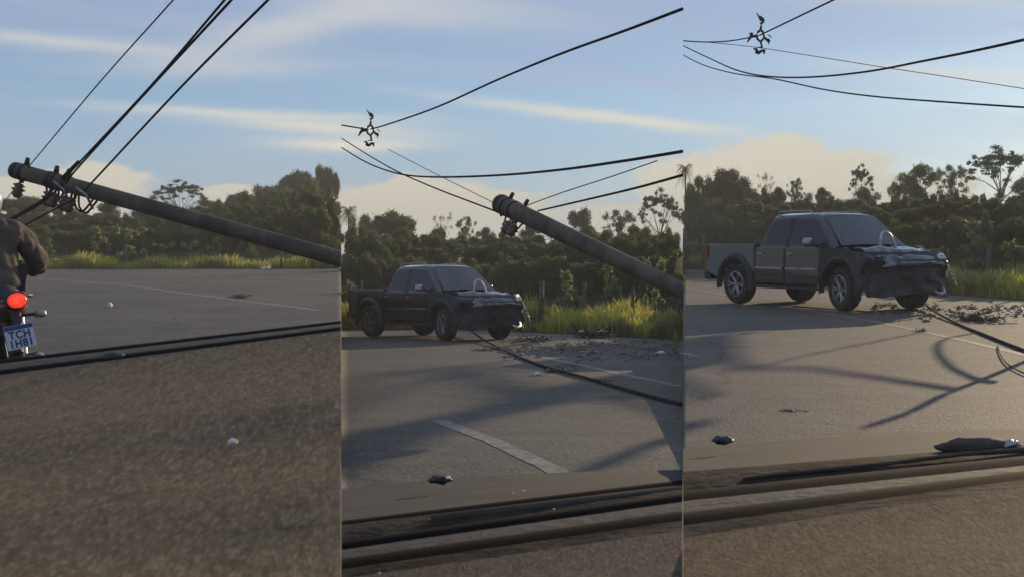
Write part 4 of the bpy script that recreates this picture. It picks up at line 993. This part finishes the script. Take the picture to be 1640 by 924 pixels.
def make_bike():
    root = bpy.data.objects.new('motorcycle', None); col.objects.link(root)
    A = lambda nm, me, mt, ang=45, par=None: auto(link(nm, me, mt, par or root), ang)
    for (x, nm) in ((0, 'wheel'), (1.28, 'wheel')):
        wr = empty_child(nm, (x, 0, .30), root)
        ty = [(.235, -.045), (.27, -.058), (.295, -.035), (.302, 0), (.295, .035), (.27, .058), (.235, .045)]
        A('tyre', mesh('tyre', *lathe_data(ty, 36)), M['rubber'], par=wr)
        parts = [lathe_data([(.24, -.035), (.225, -.02), (.225, .02), (.24, .035)], 32), lathe_data([(0, -.06), (.05, -.05), (.05, .05), (0, .06)], 14)]
        for k in range(6): q = k * math.pi / 3; parts.append(tube_data([(.04 * math.cos(q), 0, .04 * math.sin(q)), (.23 * math.cos(q), 0, .23 * math.sin(q))], .012, 5))
        A('rim', mesh('rim', *join(parts)), M['dark_metal'], par=wr)
    T_ = lambda nm, pts, r, mt, par=None, n=8: A(nm, mesh(nm, *tube_data(pts, r, n)), mt, par=par)
    T_('rear_mudguard', [(.22, 0, .60), (.05, 0, .66), (-.12, 0, .63), (-.24, 0, .52), (-.29, 0, .42)], [.05, .065, .065, .055, .04], M['plastic'])
    T_('swing_arm', [(0, -.09, .30), (.45, -.09, .38)], .022, M['dark_metal']); T_('swing_arm', [(0, .09, .30), (.45, .09, .38)], .022, M['dark_metal'])
    T_('shock_absorber', [(.02, -.12, .34), (.12, -.13, .66)], .028, M['chrome']); T_('shock_absorber', [(.02, .12, .34), (.12, .13, .66)], .028, M['chrome'])
    T_('exhaust', [(-.22, -.16, .36), (-.20, -.16, .365), (.15, -.16, .33), (.4, -.15, .28), (.7, -.1, .25), (.85, 0, .4)], [.035, .05, .05, .035, .02, .02], M['chrome'])
    T_('engine', [(.45, 0, .38), (.6, 0, .42), (.78, 0, .42), (.85, 0, .40)], [.10, .17, .16, .08], M['dark_metal'])
    T_('frame', [(.1, 0, .62), (.5, 0, .55), (.95, 0, .82), (1.05, 0, .75)], .03, M['dark_metal'])
    T_('fork', [(1.28, -.09, .30), (1.05, -.09, .92)], .022, M['chrome']); T_('fork', [(1.28, .09, .30), (1.05, .09, .92)], .022, M['chrome'])
    T_('fuel_tank', [(.50, 0, .80), (.62, 0, .86), (.8, 0, .88), (.95, 0, .84)], [.08, .14, .15, .06], M['bikered'])
    T_('seat', [(-.18, 0, .80), (-.05, 0, .80), (.2, 0, .79), (.5, 0, .78)], [.05, .105, .12, .09], M['plastic'], n=12)
    T_('tail_cowl', [(-.28, 0, .76), (-.2, 0, .75), (0, 0, .71), (.3, 0, .66)], [.06, .105, .12, .12], M['bikered'], n=12)
    T_('grab_rail', smooth_line([(.10, -.15, .80), (-.15, -.15, .82), (-.28, -.09, .83), (-.30, 0, .83), (-.28, .09, .83), (-.15, .15, .82), (.10, .15, .80)], 4), .013, M['dark_metal'])
    T_('handlebar', smooth_line([(.86, -.36, 1.0), (.93, -.22, 1.02), (1.0, -.05, .97), (1.0, .05, .97), (.93, .22, 1.02), (.86, .36, 1.0)], 4), .014, M['dark_metal'])
    for s in (-1, 1):
        T_('mirror', [(.92, s * .30, 1.02), (.94, s * .34, 1.20), (.93, s * .36, 1.24)], [.006, .006, .04], M['plastic'])
        st = T_('turn_signal_stalk', [(-.24, s * .06, .685), (-.27, s * .13, .69)], .012, M['plastic'])
        A('turn_signal', lump_me((-.275, s * .17, .69), (.028, .045, .026), 3), M['amber' if s > 0 else 'alloy'])
    bm = bmesh.new(); bmesh.ops.create_uvsphere(bm, u_segments=24, v_segments=12, radius=1)
    for v in bm.verts: v.co = Vector((v.co.x * .03 - .345, v.co.y * .068, v.co.z * .055 + .80))
    A('tail_light', from_bm(bm, 'tail_light'), M['brake'])
    A('light_housing', lump_me((-.30, 0, .80), (.045, .085, .070), 2), M['plastic'])
    T_('plate_bracket', [(-.27, 0, .70), (-.33, 0, .62), (-.355, 0, .50)], [.04, .03, .02], M['plastic'])
    pl = bevbox('number_plate', (0, 0, 0), (.006, .20, .17), M['plate'], root, .002); pl.location = (-.375, 0, .545); pl.rotation_euler = (R(-7), R(8), 0)
    bb = auto(link('blue_band', box_me([((-.0045, 0, .068), (.003, .196, .030))]), M['plateblue'], pl))
    for txt, z, sz in (('TCH', -.008, .062), ('1H81', -.070, .062)):
        cu = bpy.data.curves.new('txt', 'FONT'); cu.body = txt; cu.size = sz * 1.22; cu.align_x = 'CENTER'; cu.extrude = .0012; cu.offset = .0022; cu.space_character = 1.12
        to = bpy.data.objects.new('tmp', cu); col.objects.link(to); dg = bpy.context.evaluated_depsgraph_get(); dg.update()
        me = bpy.data.meshes.new_from_object(to.evaluated_get(dg)); bpy.data.objects.remove(to)
        for v in me.vertices: x, y, z_ = v.co; v.co = Vector((-.0052 - z_, -x * .92, y + z))
        me.materials.clear(); o = link('plate_lettering', me, M['ink'], pl, smooth=False)
    return root
def make_rider():
    root = bpy.data.objects.new('person', None); col.objects.link(root)
    hip, ch, nk, hd = (.34, 0, .92), (.38, 0, 1.20), (.43, 0, 1.385), (.47, 0, 1.53)
    V = [hip, (.35, 0, 1.05), ch, (.40, 0, 1.32), nk, (.45, 0, 1.46), hd, (.47, 0, 1.60)]
    E_ = [(i, i + 1) for i in range(7)]; Rr = [.11, .10, .10, .07, .055, .055, .09, .065]
    for s in (-1, 1):
        o = len(V); V += [(.40, s * .17, 1.31), (.44, s * .30, 1.14), (.50, s * .36, 1.03), (.70, s * .36, 1.0), (.84, s * .33, 1.01)]; Rr += [.05, .045, .045, .04, .035]
        E_ += [(3, o), (o, o + 1), (o + 1, o + 2), (o + 2, o + 3), (o + 3, o + 4)]
        o = len(V); V += [(.36, s * .12, .88), (.62, s * .20, .80), (.80, s * .22, .74), (.72, s * .20, .50), (.66, s * .18, .34), (.78, s * .18, .30)]; Rr += [.10, .085, .065, .055, .045, .04]
        E_ += [(0, o), (o, o + 1), (o + 1, o + 2), (o + 2, o + 3), (o + 3, o + 4), (o + 4, o + 5)]
    auto(link('body', skin_mesh('body', V, E_, Rr), M['skin'], root), 80)
    # trousers
    V = [(.34, 0, .90)]; Rr = [.165]; E_ = []
    for s in (-1, 1):
        o = len(V); V += [(.38, s * .13, .88), (.62, s * .205, .81), (.80, s * .225, .74), (.73, s * .205, .52), (.67, s * .185, .38)]; Rr += [.125, .105, .085, .07, .06]
        E_ += [(0, o), (o, o + 1), (o + 1, o + 2), (o + 2, o + 3), (o + 3, o + 4)]
        link('shoe', lump_me((.76, s * .18, .31), (.14, .05, .05), 2), M['plastic'], root)
    link('trousers', skin_mesh('trousers', V, E_, Rr, 2, .012, 9), M['trousers'], root)
    # loose jacket: torso and sleeves
    V = [(.29, 0, .80), (.32, 0, .94), (.36, 0, 1.12), (.39, 0, 1.25), (.41, 0, 1.34), (.43, 0, 1.40)]; Rr = [(.22, .185), (.225, .18), (.225, .17), (.20, .15), (.13, .11), (.08, .08)]
    E_ = [(i, i + 1) for i in range(5)]
    for s in (-1, 1):
        o = len(V); V += [(.40, s * .19, 1.29), (.42, s * .30, 1.17), (.47, s * .38, 1.04), (.60, s * .385, .99), (.76, s * .355, 1.0)]; Rr += [.12, .10, .088, .078, .06]
        E_ += [(3, o), (o, o + 1), (o + 1, o + 2), (o + 2, o + 3), (o + 3, o + 4)]
    link('jacket', skin_mesh('jacket', V, E_, Rr, 4, .024, 7.), M['jacket'], root)
    link('collar', mesh('collar', *tube_data([(.42, 0, 1.38), (.435, 0, 1.43)], [.085, .075], 14)), M['jacket'], root)
    # helmet
    bm = bmesh.new(); bmesh.ops.create_uvsphere(bm, u_segments=28, v_segments=16, radius=1)
    for v in bm.verts:
        c = v.co; z = c.z * .145
        if c.z < -.6: z = -.6 * .145 - (-.6 - c.z) * .03
        v.co = Vector((c.x * .155 + .475, c.y * .128, z + 1.535))
    h = link('helmet', from_bm(bm, 'helmet'), M['helmet'], root)
    link('visor', lump_me((.565, 0, 1.53), (.075, .112, .065), 2, .02), M['visor'], h)
    # gloved hands closed on the grips: palm, four curled fingers, thumb
    for s in (-1, 1):
        parts = [tube_data([(.80, s * .335, 1.01), (.845, s * .333, 1.018), (.88, s * .33, 1.012)], [.032, .042, .034], 10)]
        for k, L in enumerate((.9, 1.0, .96, .8)):
            y = s * (.365 - .022 * k); parts.append(tube_data([(.87, y, 1.02), (.905 * 1, y, 1.015), (.912, y, .99), (.89, y, .972), (.868, y, .975)][:5], [.011 * L + .001, .011 * L, .0105 * L, .010 * L, .008], 7))
        parts.append(tube_data([(.845, s * .30, 1.005), (.87, s * .285, .985), (.895, s * .285, .975)], [.013, .012, .009], 7))
        link('glove', mesh('glove', *join(parts)), M['glove'], root)
    return root
bike = make_bike(); rider = make_rider()
tag(bike, 'dark motorcycle seen from behind with lit red round tail light and white plate', 'motorcycle')
tag(rider, 'person in a loose brown grey jacket and pale helmet riding the motorcycle', 'person')
def place_bike(D, px, lean, turn):
    x = (px - CX) / F * D; az = math.atan2(x, D); head = math.pi / 2 - az + turn       # heading angle from +x axis
    g = Vector((x, D, ter(x, D) + .012))
    Mx = Matrix.Translation(g) @ Matrix.Rotation(head, 4, 'Z') @ Matrix.Rotation(lean, 4, 'X') @ Matrix.Translation((.36, 0, 0))
    bike.matrix_world = Mx; rider.matrix_world = Mx.copy()
place_bike(8.9, 38, R(-3), R(14))

# ------------------------------------------------------------------ things lying on the road
def ground_line(pts, rad, label, dz=.03):
    L = []
    for q in pts: v = G(q[0], q[1]); v.z += dz + (q[2] if len(q) > 2 else 0); L.append(v)
    return tag(tube('fallen_cable', smooth_line(L, 8), rad, M['cable'], None, 7), label, 'cable', 'cables fallen on the road')
def twigs(c, n, size, seed, name, label, mt, flat=.35, group='debris on the road', leafy=True):
    r = random.Random(seed); c = Vector(c); parts = []
    for _ in range(n):
        a = r.uniform(0, 6.28); L = size * r.uniform(.4, 1); st = c + Vector((r.uniform(-1, 1), r.uniform(-1, 1), 0)) * size * .5
        e = st + Vector((math.cos(a) * L, math.sin(a) * L, r.uniform(0, flat) * L)); m = st.lerp(e, .5) + Vector((0, 0, r.uniform(0, .15) * size))
        parts.append(tube_data([st + Vector((0, 0, .012)), m, e], [.012 * size * 2, .009 * size * 2, .004], 4))
        if leafy:
            for k in range(5):
                q = st.lerp(e, r.random()) + Vector((r.uniform(-.1, .1), r.uniform(-.1, .1), r.uniform(0, .15))) * size; d = Vector((r.uniform(-1, 1), r.uniform(-1, 1), r.uniform(-.2, 1))).normalized() * size * .12; w_ = Vector((-d.y, d.x, 0)) * .5
                parts.append(([q, q + d + w_, q + d * 2, q + d - w_], [(0, 1, 2, 3)]))
    V, Fc = join(parts); return tag(link(name, mesh(name, V, Fc), mt, smooth=False), label, 'debris', group)
ground_line([(742, 532, .25), (760, 543, .10), (800, 560), (860, 586), (900, 598), (950, 612), (1000, 627), (1050, 641), (1092.4, 652)], .020, 'black cable lying from the pickup wheel to the right, middle view')
ground_line([(1466, 488, .2), (1490, 501, .06), (1530, 519), (1580, 540), (1640, 564), (1700, 586)], .022, 'black cable lying from the pickup front to the right frame edge, right view')
ground_line([(1598, 556), (1604, 574), (1618, 590), (1650, 606)], .009, 'thin wire curling below the cable at the right frame edge')
ground_line([(790, 560), (810, 556), (840, 551), (856, 546)], .02, 'short wire end curling right of the pickup in the middle view')
for a in (((893, 597), 14, .22, 1, 'leafy tangle caught midway on the fallen cable, middle view', 'rag'), ((960, 611), 7, .13, 2, 'small knot of twigs on the fallen cable, middle view', 'rag'),
          ((781, 562), 9, .26, 3, 'broken twigs left of the fallen cable in the middle view', 'rag'), ((856, 548), 20, .42, 4, 'dark heap of twigs at the far road edge in the middle view', 'rag'),
          ((948, 541), 34, .6, 5, 'largest dark heap of debris at the far road edge, middle view', 'rag'), ((912, 587), 6, .2, 6, 'dark flattened scrap beside the white line in the middle view', 'rag'),
          ((1476, 531), 9, .18, 7, 'broken twigs between the line and the cable in the right view', 'rag'), ((1562, 514), 34, .46, 8, 'dark bushy heap of debris right of the pickup, right view', 'rag'),
          ((1600, 519), 9, .3, 9, 'small pile of twigs at the right of the bushy heap, right view', 'rag'), ((386, 478), 14, .26, 10, 'dark flattened lump on the white line in the left view', 'rag'),
          ((1418, 490), 12, .25, 11, 'twigs beside the front wheel of the right pickup', 'rag'), ((1272, 660), 10, .09, 12, 'crushed leaves on the road nearest the bonnet in the right view', 'rag')):
    twigs(G(*a[0]), a[1], a[2], a[3], 'debris', a[4], M[a[5]])
def scrap(px, py, r, label, seed, mt='scrap'):
    o = lump('litter', (0, 0, 0), r, M[mt], None, seed, .5, 2); o.location = G(px, py) + Vector((0, 0, r[2] * .8)); tag(o, label, 'litter', 'litter')
scrap(860, 602, (.07, .04, .03), 'small white scrap in the middle of the road, middle view', 1)
scrap(932, 538, (.12, .08, .08), 'pale scrap on the left of the dark debris heap, middle view', 2)
scrap(961, 538, (.12, .08, .08), 'pale scrap on the right of the dark debris heap, middle view', 3)
scrap(1060, 567, (.10, .06, .03), 'pale scrap on the road near the right edge of the middle view', 4)
scrap(176, 493, (.035, .03, .055), 'tiny white scrap standing on the road right of the motorcycle', 5)
scrap(425, 392 + 40, (.16, .1, .06), 'white bag on the far verge in the left view', 6)
scrap(1634, 497, (.05, .05, .04), 'small pale scrap at the right frame edge', 7)
def gravel(region, n, seed, label, p):
    r = np.random.default_rng(seed); V = []; Fc = []
    for _ in range(n):
        px = r.uniform(region[0], region[1]); py = region[2] + (region[3] - region[2]) * r.beta(1.6, 2.6)
        if noise.noise(Vector((px * .03, py * .12, seed))) < r.uniform(-.35, .25): continue
        c = G(px, py, p); s = r.uniform(.008, .05) ** 1.0 if r.random() < .85 else r.uniform(.05, .09); q = r.normal(size=(6, 3)) * .25
        base = np.array([(1, 0, 0), (-1, 0, 0), (0, 1, 0), (0, -1, 0), (0, 0, 1), (0, 0, -.6)]) + q; o = len(V)
        V += [tuple(np.array(c) + b * s * np.array((1, 1, .6)) + np.array((0, 0, .012))) for b in base]
        for a, b, d in ((0, 2, 4), (2, 1, 4), (1, 3, 4), (3, 0, 4), (2, 0, 5), (1, 2, 5), (3, 1, 5), (0, 3, 5)): Fc.append((o + a, o + b, o + d))
    tag(link('gravel', mesh('gravel', V, Fc), M['stone'], smooth=False), label, 'gravel', kind='stuff')
gravel((800, 1088, 543, 582), 1500, 1, 'loose gravel and crumbs of glass strewn beyond the cable, middle view', 2)
gravel((1400, 1700, 484, 520), 900, 2, 'loose gravel strewn beyond the cable, right view', 3)

# ------------------------------------------------------------------ thin evening haze
def haze(density):
    m = bpy.data.materials.new('evening_haze'); m.use_nodes = True; n = m.node_tree.nodes; n.clear()
    o = n.new('ShaderNodeOutputMaterial'); v = n.new('ShaderNodeVolumePrincipled')
    v.inputs['Color'].default_value = (.90, .86, .78, 1); v.inputs['Density'].default_value = density
    m.node_tree.links.new(v.outputs[0], o.inputs['Volume'])
    V, Fc = box_data((0, 0, 3.), (1460, 880, 24.)); tag(link('haze', mesh('haze', V, Fc), m, smooth=False), 'thin pale evening haze over the road and trees', 'haze', kind='stuff')
haze(.0017)

# ------------------------------------------------------------------ neighbours that would share a label are told apart by their order
def unlike():
    d = {}
    for o in col.objects:
        if o.parent is None and 'label' in o and o.get('category') in ('shrub', 'tree'): d.setdefault(o['label'], []).append(o)
    num = ['', 'one', 'two', 'three', 'four', 'five', 'six', 'seven']; od = ['leftmost', 'second', 'third', 'fourth', 'fifth', 'sixth']
    for lb, L in d.items():
        if len(L) < 2 or len(L) > 6: continue
        L.sort(key=lambda o: o.location.x / o.location.y); lb = lb.replace('dense ', '').replace(' in the ', ' ')
        for i, o in enumerate(L):
            w_ = ('left of two' if i == 0 else 'right of two') if len(L) == 2 else ('rightmost' if i == len(L) - 1 else od[i]) + ' of ' + num[len(L)] + (' rightwards' if 0 < i < len(L) - 1 else '')
            o['label'] = lb + ', ' + w_
unlike()
